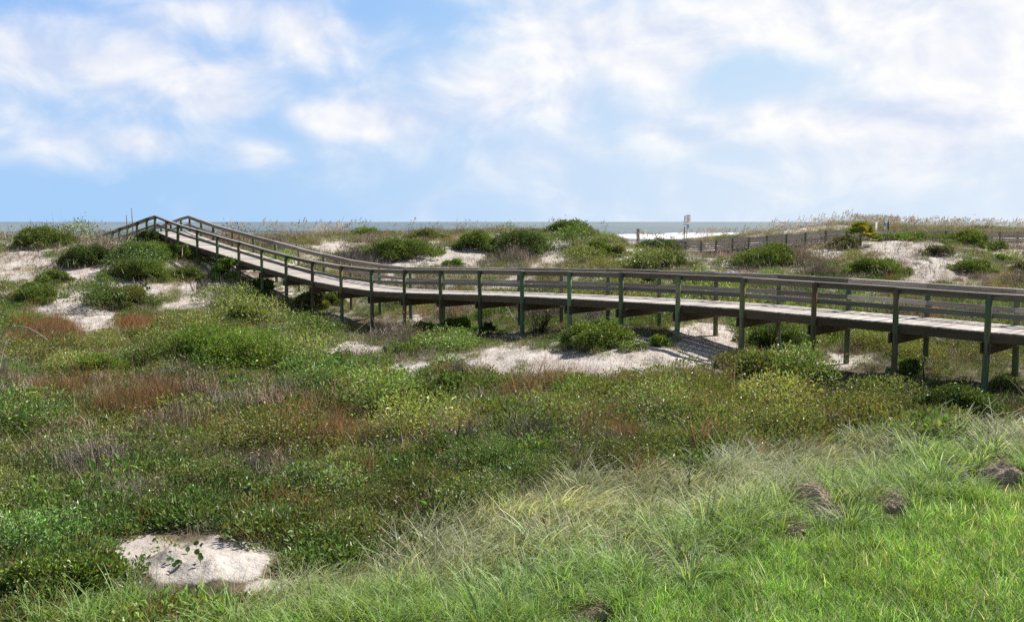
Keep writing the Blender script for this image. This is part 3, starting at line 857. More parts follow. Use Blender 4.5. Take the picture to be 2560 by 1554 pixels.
palmetto(1622, 716, 74, 30, 'palmetto with spiky fans seen through the railing, left one of two')
palmetto(1712, 716, 84, 32, 'palmetto with spiky fans seen through the railing, right one of two')
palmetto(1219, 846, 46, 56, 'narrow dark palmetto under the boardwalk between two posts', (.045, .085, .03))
palmetto(2150, 614, 92, 84, 'yellow tipped palmetto on top of the right dune', (.17, .25, .045), (.36, .31, .05), 30)


def cactus(px, py, wpx, hpx, label, npad):
    p, d = hit(px, py); r = wpx / F * d / 2; h = hpx / F * d
    root = bpy.data.objects.new('prickly_pear', None); COL.objects.link(root); root.location = p
    root['label'] = label; root['category'] = 'cactus'; root['group'] = 'prickly pears on the sand'
    for i in range(npad):
        lvl = i % 3; s = h * .42 * rng.uniform(.8, 1.15)
        c = np.array([rng.uniform(-.85, .85) * r, rng.uniform(-.4, .4) * r, h * (.22 + .3 * lvl * rng.uniform(.7, 1))])
        yaw = rng.normal(.2, .8); tl = rng.normal(0, .35)
        uu, vv = np.meshgrid(np.linspace(0, 2 * math.pi, 17)[:-1], np.linspace(0, math.pi, 9), indexing='ij')
        x = np.cos(uu) * np.sin(vv) * s * .36; y = np.sin(uu) * np.sin(vv) * s * .07; z = -np.cos(vv) * s * .5 * (1 - .12 * np.cos(vv) * -1)
        x, z = x * math.cos(tl) - z * math.sin(tl), x * math.sin(tl) + z * math.cos(tl)
        x, y = x * math.cos(yaw) - y * math.sin(yaw), x * math.sin(yaw) + y * math.cos(yaw)
        V = np.stack([x, y, z], -1).reshape(-1, 3) + c
        idx = np.arange(16 * 9).reshape(16, 9); nx = np.roll(idx, -1, 0)
        q = np.stack([idx[:, :-1], nx[:, :-1], nx[:, 1:], idx[:, 1:]], -1).reshape(-1, 4)
        obj('pad', mesh('pad', V, [q], np.tile(vary((.14, .19, .085), 1, .15)[0], (len(V), 1)), smooth=True), M_leaf, root)


cactus(981, 897, 62, 34, 'prickly pear cactus beside the small sand patch in front of the boardwalk', 16)
cactus(358, 724, 40, 20, 'small prickly pear cactus on the sand of the left dune', 12)


# round leaved creepers on the white sand mound
for k, (x, y) in enumerate([(386, 1356), (491, 1370), (469, 1384), (492, 1388), (423, 1409), (453, 1412), (435, 1419), (395, 1372), (439, 1372), (362, 1396), (370, 1414), (500, 1402)]):
    p, d = hit(x, y + 4)
    root = bpy.data.objects.new('creeper_sprout', None); COL.objects.link(root); root.location = p
    root['label'] = 'small round leaved creeper sprout on the white foreground sand mound'; root['category'] = 'creeper'; root['group'] = 'creeper sprouts on the sand mound'
    for j in range(rng.integers(1, 4)):
        o2 = np.array([rng.normal(0, .05), rng.normal(0, .05), 0]) * (j > 0); hgt = rng.uniform(.03, .09)
        c = o2 + [rng.normal(0, .01), 0, hgt]
        nrm = unit(rng.normal(0, .5, 3) + [0, -.5, .8]); s1 = unit(np.cross(nrm, [0, 1, .3])); s2 = np.cross(nrm, s1)
        rad = rng.uniform(.025, .042)
        ang = np.linspace(0, 2 * math.pi, 13)[:-1]
        V = np.concatenate([[c], c + rad * (np.cos(ang)[:, None] * s1 + np.sin(ang)[:, None] * s2 + .18 * nrm)])
        mb = MB(); mb.add(V, [np.array([[0, 1 + i, 1 + (i + 1) % 12] for i in range(12)])], vary((.06, .13, .03), 1)[0]); obj('leaf', mb.build('leaf'), M_leaf, root)
        mb = MB(); tube(mb, [o2 - [0, 0, .02], c], .003, 5, (.12, .14, .05)); obj('stem', mb.build('stem'), M_leaf, root)


# clods of turned soil along the lawn edge
CLODS = []


def clod(px, py, wpx, hpx, label, seed):
    CLODS.append((px, py, wpx, hpx))
    p, d = hit(px, py); r = wpx / F * d / 2 * 1.12; h = hpx / F * d * .95
    root = bpy.data.objects.new('soil_clod', None); COL.objects.link(root); root.location = p + [0, r * .5, -.05]
    root['label'] = label; root['category'] = 'soil clod'; root['group'] = 'upturned soil clods along the lawn edge'
    nu, nv = 40, 16
    uu, vv = np.meshgrid(np.linspace(0, 2 * math.pi, nu + 1)[:-1], np.linspace(0, math.pi / 2, nv), indexing='ij')
    b = 1 + .55 * (fbm(np.cos(uu) * 1.6 + seed * 3 + 5, np.sin(uu) * 1.6 + vv * 1.5, 1, 4) - .5)
    x = np.cos(uu) * np.cos(vv) * r * b; y = np.sin(uu) * np.cos(vv) * r * .7 * b; z = np.sin(vv) ** .8 * h * 1.05 * b * (1 + .5 * (fbm(np.cos(uu) * np.cos(vv) * 3 + seed, np.sin(uu) * np.cos(vv) * 3, 2, 3) - .5))
    V = np.stack([x, y, z], -1).reshape(-1, 3)
    idx = np.arange(nu * nv).reshape(nu, nv); nx = np.roll(idx, -1, 0)
    q = np.stack([idx[:, :-1], nx[:, :-1], nx[:, 1:], idx[:, 1:]], -1).reshape(-1, 4)
    obj('soil', mesh('soil', V, [q], np.tile((.07, .055, .042), (len(V), 1)), smooth=False), M_soil, root)
    n = 1300
    k = rng.integers(0, len(V), n); bp = V[k] * np.where(rng.random((n, 1)) < .4, rng.uniform(1, 1.6, (n, 1)), 1) * [1, 1, 1] + rng.normal(0, .012, (n, 3)); bp[:, 2] = np.where(np.linalg.norm(bp[:, :2], axis=1) > r, .06, bp[:, 2])
    vv2, q2, c2 = blades(bp, rng.uniform(-3.1, 3.1, n), rng.uniform(.03, .09, n), rng.uniform(1.1, 2.0, n), rng.uniform(0, .5, n), .006, 3, vary((.34, .27, .21), n, .4, .06))
    obj('thatch', mesh('thatch', vv2, [q2], c2), M_dry, root)


M_soil = plain('turned_soil', (.44, .35, .28), .95, .1, .5, 25)
for k, a in enumerate([
    (2042, 1276, 100, 58, 'rounded dark soil clod like a turned sod, largest and standing highest at the lawn edge'),
    (2085, 1296, 90, 26, 'low crumbled soil heap right in front of the rounded clod'),
    (2234, 1278, 84, 40, 'soil clod with dry straw, second from right along the lawn edge'),
    (2395, 1206, 84, 34, 'brown straw covered soil heap near the right end of the lawn edge'),
    (2520, 1206, 110, 40, 'brown soil heap cut by the right edge of the picture'),
    (1640, 1424, 80, 40, 'brown soil heap between tall green grass tufts near the middle of the lawn edge'),
    (1484, 1550, 150, 34, 'brown soil strip at the bottom edge in front of dark arching grass'),
    (1985, 1335, 90, 26, 'flat soil scrape left of the rounded clod'),
]): clod(*a, k)


# pale arched branch, stakes, poles, piling
def stick(name, pts, rad, col, label, cat, mat=None, group=None, d=None):
    P = [unproj(x, y, dd) for x, y, dd in pts]
    mb = MB(); tube(mb, [p - P[0] for p in P], rad, 8, col); return obj(name, mb.build(name, True), mat or M_twig, label=label, cat=cat, loc=P[0], group=group)


stick('bare_branch', [(2, 850, 34.5), (8, 832, 34.5), (22, 820, 34.5), (45, 814, 34.5), (70, 819, 34.5), (92, 830, 34.5), (112, 844, 34.5), (126, 858, 34.5), (138, 872, 34.5)], np.linspace(.02, .012, 9), (.42, .39, .36), 'pale bare branch arching over the dry grass at left', 'branch')
stick('stake', [(2273, 962, 27.0), (2290, 898, 27.0)], [.045, .03], (.05, .042, .035), 'dark leaning stake beneath the right boardwalk', 'stake')
stick('stake', [(2311, 962, 26.2), (2307, 905, 26.2)], [.03, .022], (.10, .08, .06), 'thin crooked brown stake close to a rear boardwalk post', 'stake')
stick('pole', [(318, 592, 78), (316.5, 538, 78)], [.045, .04], (.25, .23, .2), 'shorter thin pole standing behind the boardwalk crest', 'pole')
stick('pole', [(333, 592, 78), (329, 520, 78)], [.045, .035], (.25, .23, .2), 'taller thin pole standing behind the boardwalk crest', 'pole')


def piling():
    p = unproj(1595, 604, 96)
    root = bpy.data.objects.new('piling', None); COL.objects.link(root); root.location = p
    root['label'] = 'short grey timber piling standing alone before the surf'; root['category'] = 'piling'
    mb = MB(); tube(mb, [[0, 0, -1.0], [0, 0, 1.28]], .155, 14, (1, 1, 1)); obj('shaft', mb.build('shaft', False), M_grey, root)
    mb = MB(); tube(mb, [[0, 0, 1.26], [0, 0, 1.31], [0, 0, 1.33]], [.172, .172, .12], 14, (.8, .8, .8)); obj('cap', mb.build('cap'), M_grey, root)


piling()


def sign_stack(name, label, base, top, d, boards, polecol=(1, 1, 1), prad=.05, cat='sign'):
    """boards: (x0,y0,x1,y1,material,ink rows)"""
    P0 = unproj(*base, d); P1 = unproj(*top, d)
    root = bpy.data.objects.new(name, None); COL.objects.link(root); root.location = P0
    root['label'] = label; root['category'] = cat
    mb = MB(); beam(mb, [0, .04, -1.2], P1 - P0 + [0, .04, 0], prad * 1.6, prad * 1.6, up=(0, 1, 0)); obj('post', mb.build('post'), M_grey, root)
    for (x0, y0, x1, y1, mt, rows, ink) in boards:
        a = unproj(x0, y0, d) - P0; b = unproj(x1, y1, d) - P0
        cx = (a[0] + b[0]) / 2; zt, zb = a[2], b[2]; w = b[0] - a[0]
        w = w * 1.75; mb = MB(); beam(mb, [0, -.05, zb], [0, -.05, zt], w, .02, up=(0, 1, 0)); bo = obj('board', mb.build('board'), mt, root, loc=(cx, 0, 0)); bo.rotation_euler = (0, 0, R(48))
        if rows:
            mb = MB(); hh = (zt - zb) / (rows + 1)
            for r_ in range(rows):
                z = zt - hh * (r_ + .8); ww = w * rng.uniform(.55, .8); xx = -(w * .8 - ww) / 2
                beam(mb, [xx - ww / 2, -.063, z], [xx + ww / 2, -.063, z], .004, hh * .34, up=(0, 0, 1))
            obj('lettering', mb.build('lettering'), ink, bo)
    return root


sign_stack('sign_post', 'wooden post carrying a small white sign with purple lettering by the surf', (1709.5, 600), (1712.8, 539), 104, [(1706, 552, 1714.5, 566, M_white, 3, M_purple)], prad=.07)
sign_stack('sign_post', 'pole with a tall white notice above a blue sign, standing before the surf', (1716, 603), (1718, 540), 101, [(1713.2, 536.5, 1725, 559, M_white, 7, M_ink), (1715, 561, 1721.5, 570, M_blue, 0, M_ink), (1714, 571, 1721, 579, M_white, 2, M_ink)], prad=.04)
sign_stack('sign_post', 'leaning pole with a grey white notice and small blue sign on the right grassy dune', (2207, 585), (2213, 538), 92, [(2207.5, 537, 2218, 556, M_white, 6, M_ink), (2208, 557, 2214, 564.5, M_blue, 0, M_ink), (2207, 565.5, 2212, 571.5, M_white, 1, M_ink)], prad=.04)


def board_sign():
    d = 90; P0 = unproj(2190, 586, d)
    root = bpy.data.objects.new('notice_board', None); COL.objects.link(root); root.location = P0
    root.rotation_euler = (0, 0, R(57)); root['label'] = 'plain white notice board on two legs rising above the distant walkway'; root['category'] = 'sign'
    s = d / F
    mb = MB(); beam(mb, [0, 0, 16 * s], [0, 0, 31 * s], 20 * s, .03, up=(0, 1, 0)); obj('board', mb.build('board'), M_white, root)
    for x, m in ((-7.2, M_pink), (7.4, M_white)):
        mb = MB(); beam(mb, [x * s, .02, -.6], [x * s, .02, 15.7 * s], 7.5 * s, .05, up=(0, 1, 0)); obj('leg', mb.build('leg'), m, root)


board_sign()
stick('marker_post', [(2220.5, 585, 93), (2220.5, 552, 93)], [.07, .07], (.3, .27, .24), 'dark short post right of the leaning sign pole', 'post', M_grey)
stick('marker_post', [(2223.6, 585, 92.6), (2223.3, 550, 92.6)], [.045, .045], (1.9, 1.85, 1.8), 'pale short post right of the dark one by the leaning sign pole', 'post', M_grey)

# two seed pods on stalks and one orange leaf in the foreground
for x, y0, y1, lb in ((1362, 1400, 1308, 'brown seed pod on a thin stalk in pale grass, left of two'), (1432, 1400, 1312, 'brown seed pod on a thin stalk in pale grass, right of two')):
    p, d = hit(x + 20, y0)
    root = bpy.data.objects.new('seed_stalk', None); COL.objects.link(root); root.location = p; root['label'] = lb; root['category'] = 'seed stalk'; root['group'] = 'seed pods in the pale grass'
    t = unproj(x, y1, d) - p
    mb = MB(); tube(mb, [[0, 0, -.02], t * .6 + [.02, 0, 0], t], .004, 5, (.2, .15, .08)); obj('stem', mb.build('stem'), M_twig, root)
    mb = MB(); tube(mb, [t - [.0, 0, .01], t + [-.006, 0, .02], t + [-.02, 0, .06], t + [-.03, 0, .095]], [.004, .012, .012, .003], 8, (.25, .14, .06)); obj('pod', mb.build('pod', True), M_twig, root)
p, d = hit(226, 1430); q = unproj(228, 1405, d - .35)
v, t, c = leaves(np.array([[0, 0, 0], [0, 0, 0.]]), np.array([[.05, 0, 1], [.3, -.1, 1.]]), np.array([[0, -1, .2], [.2, -1, .2]]), .055, .036, np.tile((.75, .16, .02), (2, 1)))
obj('orange_leaf', mesh('orange_leaf', v, [t], c), M_leaf, label='single orange leaf shining on the green shrub in the left corner', cat='leaf', loc=q)


# ------------------------------------------------------------------ ground cover (scattered clumps)
def asset(name, parts, mat):
    v = []; f = {}; c = []; n = 0
    for (vv, ff, cc) in parts:
        v.append(vv); c.append(cc); f.setdefault(ff.shape[1], []).append(ff + n); n += len(vv)
    me = mesh(name, np.concatenate(v), [np.concatenate(x) for x in f.values()], np.concatenate(c))
    me.materials.append(mat)
    return me


def leaf_clump(n, R_, H_, L, col, w=.5, twig=10):
    d = unit(rng.normal(0, 1, (n, 3))); d[:, 2] = np.abs(d[:, 2])
    rad = rng.uniform(.45, 1.05, n) ** .6
    pos = d * [R_, R_, H_] * rad[:, None]
    dr = unit(d * .7 + rng.normal(0, .5, (n, 3)) + [0, 0, .5]); nr = unit(rng.normal(0, .6, (n, 3)) + [0, 0, .9])
    c = vary(col, n, .28, .1); y = rng.random(n) < .05; c[y] *= [1.4, 1.25, .9]
    sz = np.exp(rng.normal(0, .25, n))
    out = [leaves(pos, dr, nr, L * sz, L * w * sz, c)]
    if twig:
        b = np.zeros((twig, 3)); b[:, :2] = rng.normal(0, R_ * .3, (twig, 2))
        out.append(blades(b, rng.uniform(-3, 3, twig), rng.uniform(.6, 1.2, twig) * H_, rng.uniform(0, .9, twig), rng.uniform(-.3, .6, twig), .006, 3, vary((.26, .20, .13), twig)))
    return out


def grass_clump(n, R_, L, W, col, tip, lean, curve, az0=None, azs=.7, seg=4):
    b = np.zeros((n, 3)); b[:, :2] = rng.normal(0, R_ * .5, (n, 2))
    az = rng.uniform(-3.14, 3.14, n) if az0 is None else np.where(rng.random(n) < .75, rng.normal(az0, azs, n), rng.uniform(-3.14, 3.14, n))
    return [blades(b, az, L * rng.uniform(.5, 1.15, n), rng.uniform(0, 1, n) * lean, rng.uniform(.3, 1, n) * curve, W, seg, vary(col, n, .22, .07), vary(tip, n, .22, .07))]


def twig_clump(n, R_, H_, col):
    b = np.zeros((n, 3)); b[:, :2] = rng.normal(0, R_ * .5, (n, 2)); b[:, 2] = rng.uniform(0, H_ * .6, n) * (rng.random(n) < .6)
    return [blades(b, rng.normal(.2, 1.6, n), H_ * rng.uniform(.3, 1, n), rng.uniform(-.2, 1.1, n), rng.uniform(-.8, 1.0, n), .0065, 4, vary(col, n, .3, .06))]


def oats(n, L):
    out = []
    b = np.zeros((n, 3)); b[:, :2] = rng.normal(0, .18, (n, 2))
    az = rng.normal(0, .35, n); Ls = L * rng.uniform(.75, 1.15, n); ln = rng.uniform(.05, .25, n); cv = rng.uniform(.15, .55, n)
    out.append(blades(b, az, Ls, ln, cv, .012, 6, vary((.30, .25, .14), n), vary((.36, .28, .16), n)))
    # heads
    V = out[0][0].reshape(n, 14, 3); tip = V[:, 12:].mean(1); prev = V[:, 10:12].mean(1)
    m = 16; f = rng.uniform(-.9, .35, (n, m))
    pos = (tip[:, None] + (tip - prev)[:, None] * f[..., None] + rng.normal(0, .018, (n, m, 3))).reshape(-1, 3)
    dr = np.repeat(unit(tip - prev), m, 0) + rng.normal(0, .3, (n * m, 3)) + [.2, 0, -.25]
    out.append(leaves(pos, dr, rng.normal(0, 1, (n * m, 3)), .075, .035, vary((.52, .46, .37), n * m, .25, .04)))
    return out


def scatter(name, assets, P, rot, scl, idx, tint, kind='stuff', label=None, mat=None):
    col = bpy.data.collections.new(name + '_parts')
    for i, me in enumerate(assets):
        o = bpy.data.objects.new('%s_piece_%02d' % (name, i), me); col.objects.link(o)
    n = len(P)
    me = bpy.data.meshes.new(name); me.vertices.add(n); me.vertices.foreach_set('co', np.asarray(P, np.float32).ravel())
    for nm, ty, dat, key in (('rot', 'FLOAT_VECTOR', rot, 'vector'), ('scl', 'FLOAT_VECTOR', scl, 'vector'), ('idx', 'INT', idx, 'value')):
        at = me.attributes.new(nm, ty, 'POINT'); at.data.foreach_set(key, np.asarray(dat, np.int32 if ty == 'INT' else np.float32).ravel())
    at = me.attributes.new('tint', 'FLOAT_COLOR', 'POINT'); t4 = np.ones((n, 4), np.float32); t4[:, :3] = tint; at.data.foreach_set('color', t4.ravel())
    me.update()
    o = obj(name, me, None, kind=kind, label=label)
    ng = bpy.data.node_groups.new(name, 'GeometryNodeTree')
    ng.interface.new_socket('Geometry', in_out='INPUT', socket_type='NodeSocketGeometry'); ng.interface.new_socket('Geometry', in_out='OUTPUT', socket_type='NodeSocketGeometry')
    gi = ng.nodes.new('NodeGroupInput'); go = ng.nodes.new('NodeGroupOutput')
    ip = ng.nodes.new('GeometryNodeInstanceOnPoints'); ci = ng.nodes.new('GeometryNodeCollectionInfo')
    ci.inputs['Collection'].default_value = col; ci.inputs['Separate Children'].default_value = True; ci.inputs['Reset Children'].default_value = True
    ip.inputs['Pick Instance'].default_value = True
    def attr(nm, ty):
        a = ng.nodes.new('GeometryNodeInputNamedAttribute'); a.data_type = ty; a.inputs['Name'].default_value = nm
        return [s for s in a.outputs if s.enabled and s.name == 'Attribute'][0]
    L = ng.links.new
    L(gi.outputs[0], ip.inputs['Points']); L(ci.outputs[0], ip.inputs['Instance']); L(attr('idx', 'INT'), ip.inputs['Instance Index'])
    e = ng.nodes.new('FunctionNodeEulerToRotation'); L(attr('rot', 'FLOAT_VECTOR'), e.inputs[0]); L(e.outputs[0], ip.inputs['Rotation'])
    L(attr('scl', 'FLOAT_VECTOR'), ip.inputs['Scale']); L(ip.outputs[0], go.inputs[0])
    md = o.modifiers.new('clumps', 'NODES'); md.node_group = ng
    return o


def candidates(n, y0, y1, power, smax=.66):
    """world points, thinner with distance"""
    u = rng.random(n)
    k = 2 - power
    Y = (y0 ** k + u * (y1 ** k - y0 ** k)) ** (1 / k) if abs(k) > 1e-6 else y0 * (y1 / y0) ** u
    X = rng.uniform(-smax, smax, n) * (Y + 1)
    Z = ground(X, Y); P = np.stack([X, Y, Z], 1)
    uu, vv = proj(P)
    return P, uu, vv


def rots(n, tilt=.15):
    r = np.zeros((n, 3)); r[:, :2] = rng.normal(0, tilt, (n, 2)); r[:, 2] = rng.uniform(0, 6.28, n); return r


def tints(P, k, s=.18, amp=.5, hue=1.0):
    n = len(P)
    a = 1 + amp * (fbm(P[:, 0] * .6 + 3 * k, P[:, 1] * .5, k, 3) - .5) * 2
    w = (fbm(P[:, 0] * .3 + 9 * k, P[:, 1] * .3, k + 1, 3) - .5) * 2
    t = np.stack([a * (1 + .22 * hue * w), a * (1 + .02 * hue * w), a * (1 - .12 * hue * w)], 1) * np.exp(rng.normal(0, s, (n, 1)))
    return np.clip(t, .25, 2.5)


def in_walk(P, near=0.0):
    rel = P[:, :2] - walk(0)[:2]
    a = rel @ PERP[:2]
    return (a > -.2 - near) & (a < WID + .2 + near * .4)


def near_clod(u, v):
    m = np.zeros(len(u), bool)
    for x, y, w_, h_ in CLODS:
        m |= ((u - x) / (w_ * .55)) ** 2 + ((v - y - 12) / (h_ * .3 + 24)) ** 2 < 1
    return m


# -- the mixed cover of dunes and back dune
P, u, v = candidates(150000, 8.5, 118, 1.35)
snd = sandiness(u, v, P[:, 0], P[:, 1])
X_, Y_ = P[:, 0], P[:, 1]
ptop = pale_top(u)
band = (v > ptop - 10) & (Y_ < 26)
cov = np.clip((.70 - snd) / .42, 0.035, 1)
keep = (rng.random(len(P)) < cov) & ~band
keep &= ~((((u - 466) / 258) ** 2 + ((v - 1435) / 108) ** 2 < 1 + .6 * (fbm(X_ * 3, Y_ * 3, 1, 3) - .5)) & (rng.random(len(P)) < .97) & (Y_ < 17))
keep &= ~((((u - 710) / 120) ** 2 + ((v - 1482) / 48) ** 2 < 1) & (rng.random(len(P)) < .9) & (Y_ < 17))
P, u, v, snd = P[keep], u[keep], v[keep], snd[keep]; X_, Y_ = P[:, 0], P[:, 1]
W = {}
thin = ((v > 760) & (blob_sum(BL['red'], u, v) < .3) & (rng.random(len(P)) < np.interp(v, [760, 900, 1400], [.25, .6, .68])))
P, u, v, snd = P[~thin], u[~thin], v[~thin], snd[~thin]; X_, Y_ = P[:, 0], P[:, 1]
far = v < 700; mid = (v >= 700) & (v < 950); m2 = (v >= 950) & (v < 1110)
far = v < 700; mid = (v >= 700) & (v < 950); m2 = (v >= 950) & (v < 1110)
sel = lambda a, b, c, d: np.where(far, a, np.where(mid, b, np.where(m2, c, d)))
NEAR = [(a[0], a[1] - a[3] * .25, a[2] * .75, a[3] * .8, 1.0) for a in SHRUBS]
W['leaf'] = sel(.27, .50, .60, .85) + blob_sum(BL['leaf'], u, v) * 1.2 + blob_sum(NEAR, u, v)
W['olive'] = sel(.30, .50, .75, .55) + blob_sum(BL['olive'], u, v) * 1.2
W['twig'] = sel(.66, .42, .46, .26) + blob_sum(BL['twig'], u, v) * 1.3
W['red'] = sel(.01, .03, .03, .012) + blob_sum(BL['red'], u, v) * 1.0
keepfar = ~((((u > 1560) & (u < 2112)) | (u > 2432)) & (Y_ > 63) & (Y_ < 103) & (rng.random(len(P)) < .93))
W['dgrass'] = sel(.55, .42, .36, .22) + blob_sum(BL['dgrass'], u, v) * 1.0 + (snd > .3) * .25
types = list(W)
Wm = np.stack([W[t] * np.exp(8.0 * (fbm(X_ * .55 + 13 * i, Y_ * .42 + 7 * i, i, 3) - .5)) for i, t in enumerate(types)], 1)
Wm /= Wm.sum(1, keepdims=True)
ty = (rng.random((len(P), 1)) > np.cumsum(Wm, 1)).sum(1).clip(0, len(types) - 1)
sizef = np.exp(rng.normal(0, .22, len(P))) * np.clip(.8 + Y_ / 60, .9, 1.22) * np.clip(1.25 - snd * .6, .5, 1.25)
sizef = np.where(keepfar, sizef, sizef * .42)
sizef = sizef * np.where(Y_ < 45, .62 + .85 * fbm(X_ * .8, Y_ * .7 + 50, 2, 3), 1.0)
sizef = np.where(in_walk(P, 3.0), sizef * .66, sizef); sizef = np.where(in_walk(P), sizef * .85, sizef)
LEAFC, OLIV, TWG, DG = (.145, .225, .058), (.22, .25, .075), (.42, .345, .27), (.34, .315, .17)


def put(name, t, assets, label, tilt=.2, keepaz=False, s=1.0, k=1, amp=.5):
    m = ty == types.index(t); n = int(m.sum())
    r = rots(n, tilt); fl = np.where((v[m] > 700) & (t in ('twig', 'dgrass')), .72, 1.0)
    if keepaz: r[:, 2] = rng.normal(0, .5, n)
    sc = np.repeat((sizef[m] * s * fl)[:, None], 3, 1)
    scatter(name, assets, P[m] - [0, 0, .03], r, sc, rng.integers(0, len(assets), n), tints(P[m], k, amp=amp), label=label)


put('leafy_groundcover', 'leaf', [asset('lc', leaf_clump(150, .27, .19, .042, LEAFC, .48, 5), M_leaf) for _ in range(6)], 'glossy green low leaves covering the back dune ground', k=1)
put('weedy_groundcover', 'olive', [asset('oc', leaf_clump(120, .24, .21, .036, OLIV, .42, 14) + grass_clump(12, .2, .24, .006, (.24, .24, .08), (.3, .26, .1), .6, .9), M_leaf) for _ in range(6)], 'yellow green small leaved weeds covering the hollow', k=2)
put('dry_brush', 'twig', [asset('tc', twig_clump(95, .26, .25, TWG) + leaf_clump(16, .22, .14, .035, OLIV, .45, 0), M_twig) for _ in range(5)], 'grey brown dry twiggy brush between green patches', k=3, amp=.35)
put('rust_grass', 'red', [asset('rc', grass_clump(60, .2, .42, .008, RUST, RUSTT, .3, .9, 0.1), M_dry) for _ in range(4)], 'rust brown dry grass in the hollow', .08, True, k=4, amp=.25)
put('dune_grass', 'dgrass', [asset('dg', grass_clump(55, .26, .34, .008, DG, (.40, .35, .21), .7, 1.1, 0.2, 1.0), M_dry) for _ in range(4)] + [asset('dh', grass_clump(48, .24, .30, .009, (.17, .21, .07), (.32, .31, .13), .7, 1.1, 0.2, 1.0), M_grass) for _ in range(3)], 'straw and green dune grass on the sand', .1, True, s=.95, k=0, amp=.35)

# -- mounded low scrub
def scrub_mound(col, L, nl=7, n=1900, R_=.58, H_=.56):
    a = rng.random(nl) * 6.28; rr = np.sqrt(rng.random(nl)) * R_ * .75
    cx, cy = rr * np.cos(a), rr * np.sin(a); lr = rng.uniform(.2, .42, nl) * R_ / .55; hz = H_ * rng.uniform(.35, .62, nl) * (1.1 - rr / R_ * .6)
    k = rng.choice(nl, n, p=lr ** 2 / (lr ** 2).sum())
    d = unit(rng.normal(0, 1, (n, 3))); d[:, 2] = np.abs(d[:, 2]) * 1.3 - .4; d = unit(d)
    pos = np.stack([cx, cy, hz], 1)[k] + d * np.stack([lr, lr, np.full(nl, H_ * .5)], 1)[k] * (1 - np.abs(rng.normal(0, .22, n)) + (rng.random(n) < .07) * rng.uniform(0, .5, n))[:, None]
    pos[:, 0] += .3 * pos[:, 2]; pos[:, 2] = np.maximum(pos[:, 2], rng.random(n) * .06)
    dr = unit(d * .6 + rng.normal(0, .55, (n, 3)) + [0, 0, .45]); nr = unit(rng.normal(0, .6, (n, 3)) + [0, 0, .8])
    c = vary(col, n, .32, .1) * np.exp(rng.normal(0, .15, nl))[k][:, None]
    y = rng.random(n) < .05; c[y] *= [1.35, 1.2, .9]; b = rng.random(n) < .09; c[b] = vary((.20, .16, .115), int(b.sum()))
    sz = np.exp(rng.normal(0, .25, n))
    m = 26; bb = np.zeros((m, 3)); bb[:, :2] = rng.normal(0, R_ * .4, (m, 2))
    return [leaves(pos, dr, nr, L * sz, L * .48 * sz, c), blades(bb, rng.uniform(-3, 3, m), H_ * rng.uniform(.7, 1.35, m), rng.uniform(0, .9, m), rng.uniform(-.3, .7, m), .007, 3, vary((.30, .25, .19), m, .3, .05))]


Pm, um, vm = candidates(16000, 11, 100, 1.2)
sm = sandiness(um, vm, Pm[:, 0], Pm[:, 1])
cl = fbm(Pm[:, 0] * .22 + 60, Pm[:, 1] * .2, 3, 4)
wm = blob_sum(BL['leaf'], um, vm) * .45 + blob_sum(NEAR, um, vm) * np.where(vm < 720, .8, .4) + np.where(vm < 700, .05, np.where(vm < 800, .16, np.where(vm < 1110, .42, .60))) + 2.2 * (cl - .5)
wm -= blob_sum(BL['red'], um, vm) * .9 + blob_sum(BL['dgrass'], um, vm) * .25
km = (rng.random(len(Pm)) < wm) & (sm < .26) & ~((vm > pale_top(um) - 45) & (Pm[:, 1] < 26)) & ~in_walk(Pm, 2.6) & ~((((um - 478) / 300) ** 2 + ((vm - 1440) / 150) ** 2 < 1) & (Pm[:, 1] < 18))
km &= (vm > 603) & ~((((um > 1540) & (um < 2125)) | (um > 2425)) & (Pm[:, 1] > 61))
Pm, vm, um = Pm[km], vm[km], um[km]
sc0 = np.clip(np.exp(rng.normal(.10, .36, len(Pm))), .5, 1.9) * np.where(Pm[:, 1] < 18, .85, 1.12) * np.clip(.62 + Pm[:, 1] / 60, .78, 1.45)
order = np.argsort(-sc0 * rng.uniform(.5, 1, len(sc0))); kept = []
for i_ in order:           # mounds keep their distance so that hollows stay open between them
    q_ = Pm[i_, :2]
    if kept:
        kk_ = np.array(kept)
        if (((Pm[kk_, :2] - q_) ** 2).sum(1) < (.63 * (sc0[kk_] + sc0[i_])) ** 2 * np.where(Pm[i_, 1] < 45, 1.0, .7)).any(): continue
    kept.append(i_)
kept = np.array(kept); Pm, vm, um, sc0 = Pm[kept], vm[kept], um[kept], sc0[kept]; n = len(Pm)
oliv = fbm(Pm[:, 0] * .15 + 30, Pm[:, 1] * .15, 0, 3) + .25 * blob_sum(BL['olive'], um, vm) + rng.normal(0, .06, n) > .62
ast = []
mauve = ~oliv & (fbm(Pm[:, 0] * .3 + 80, Pm[:, 1] * .25, 2, 3) + .35 * blob_sum(BL['twig'], um, vm) + rng.normal(0, .05, n) + .06 * (vm < 700) > .515)
def twig_mound():
    base = scrub_mound((.24, .25, .10), .034, 7, 420)
    m = 900; b = np.zeros((m, 3)); b[:, :2] = rng.normal(0, .24, (m, 2)); rr_ = np.linalg.norm(b[:, :2], axis=1); b[:, 2] = rng.uniform(0, .26, m) * np.clip(1 - rr_ / .6, 0, 1)
    base.append(blades(b, rng.normal(.15, 1.5, m), rng.uniform(.12, .34, m), rng.uniform(-.2, 1.0, m), rng.uniform(-.7, .9, m), .0065, 4, vary((.36, .295, .25), m, .3, .05)))
    return base
ast = [asset('ma', scrub_mound((.18, .275, .07), .042), M_leaf) for _ in range(6)] + [asset('mb', scrub_mound((.24, .285, .085), .036, 8, 2200), M_leaf) for _ in range(4)] + [asset('mc', twig_mound(), M_twig) for _ in range(4)]
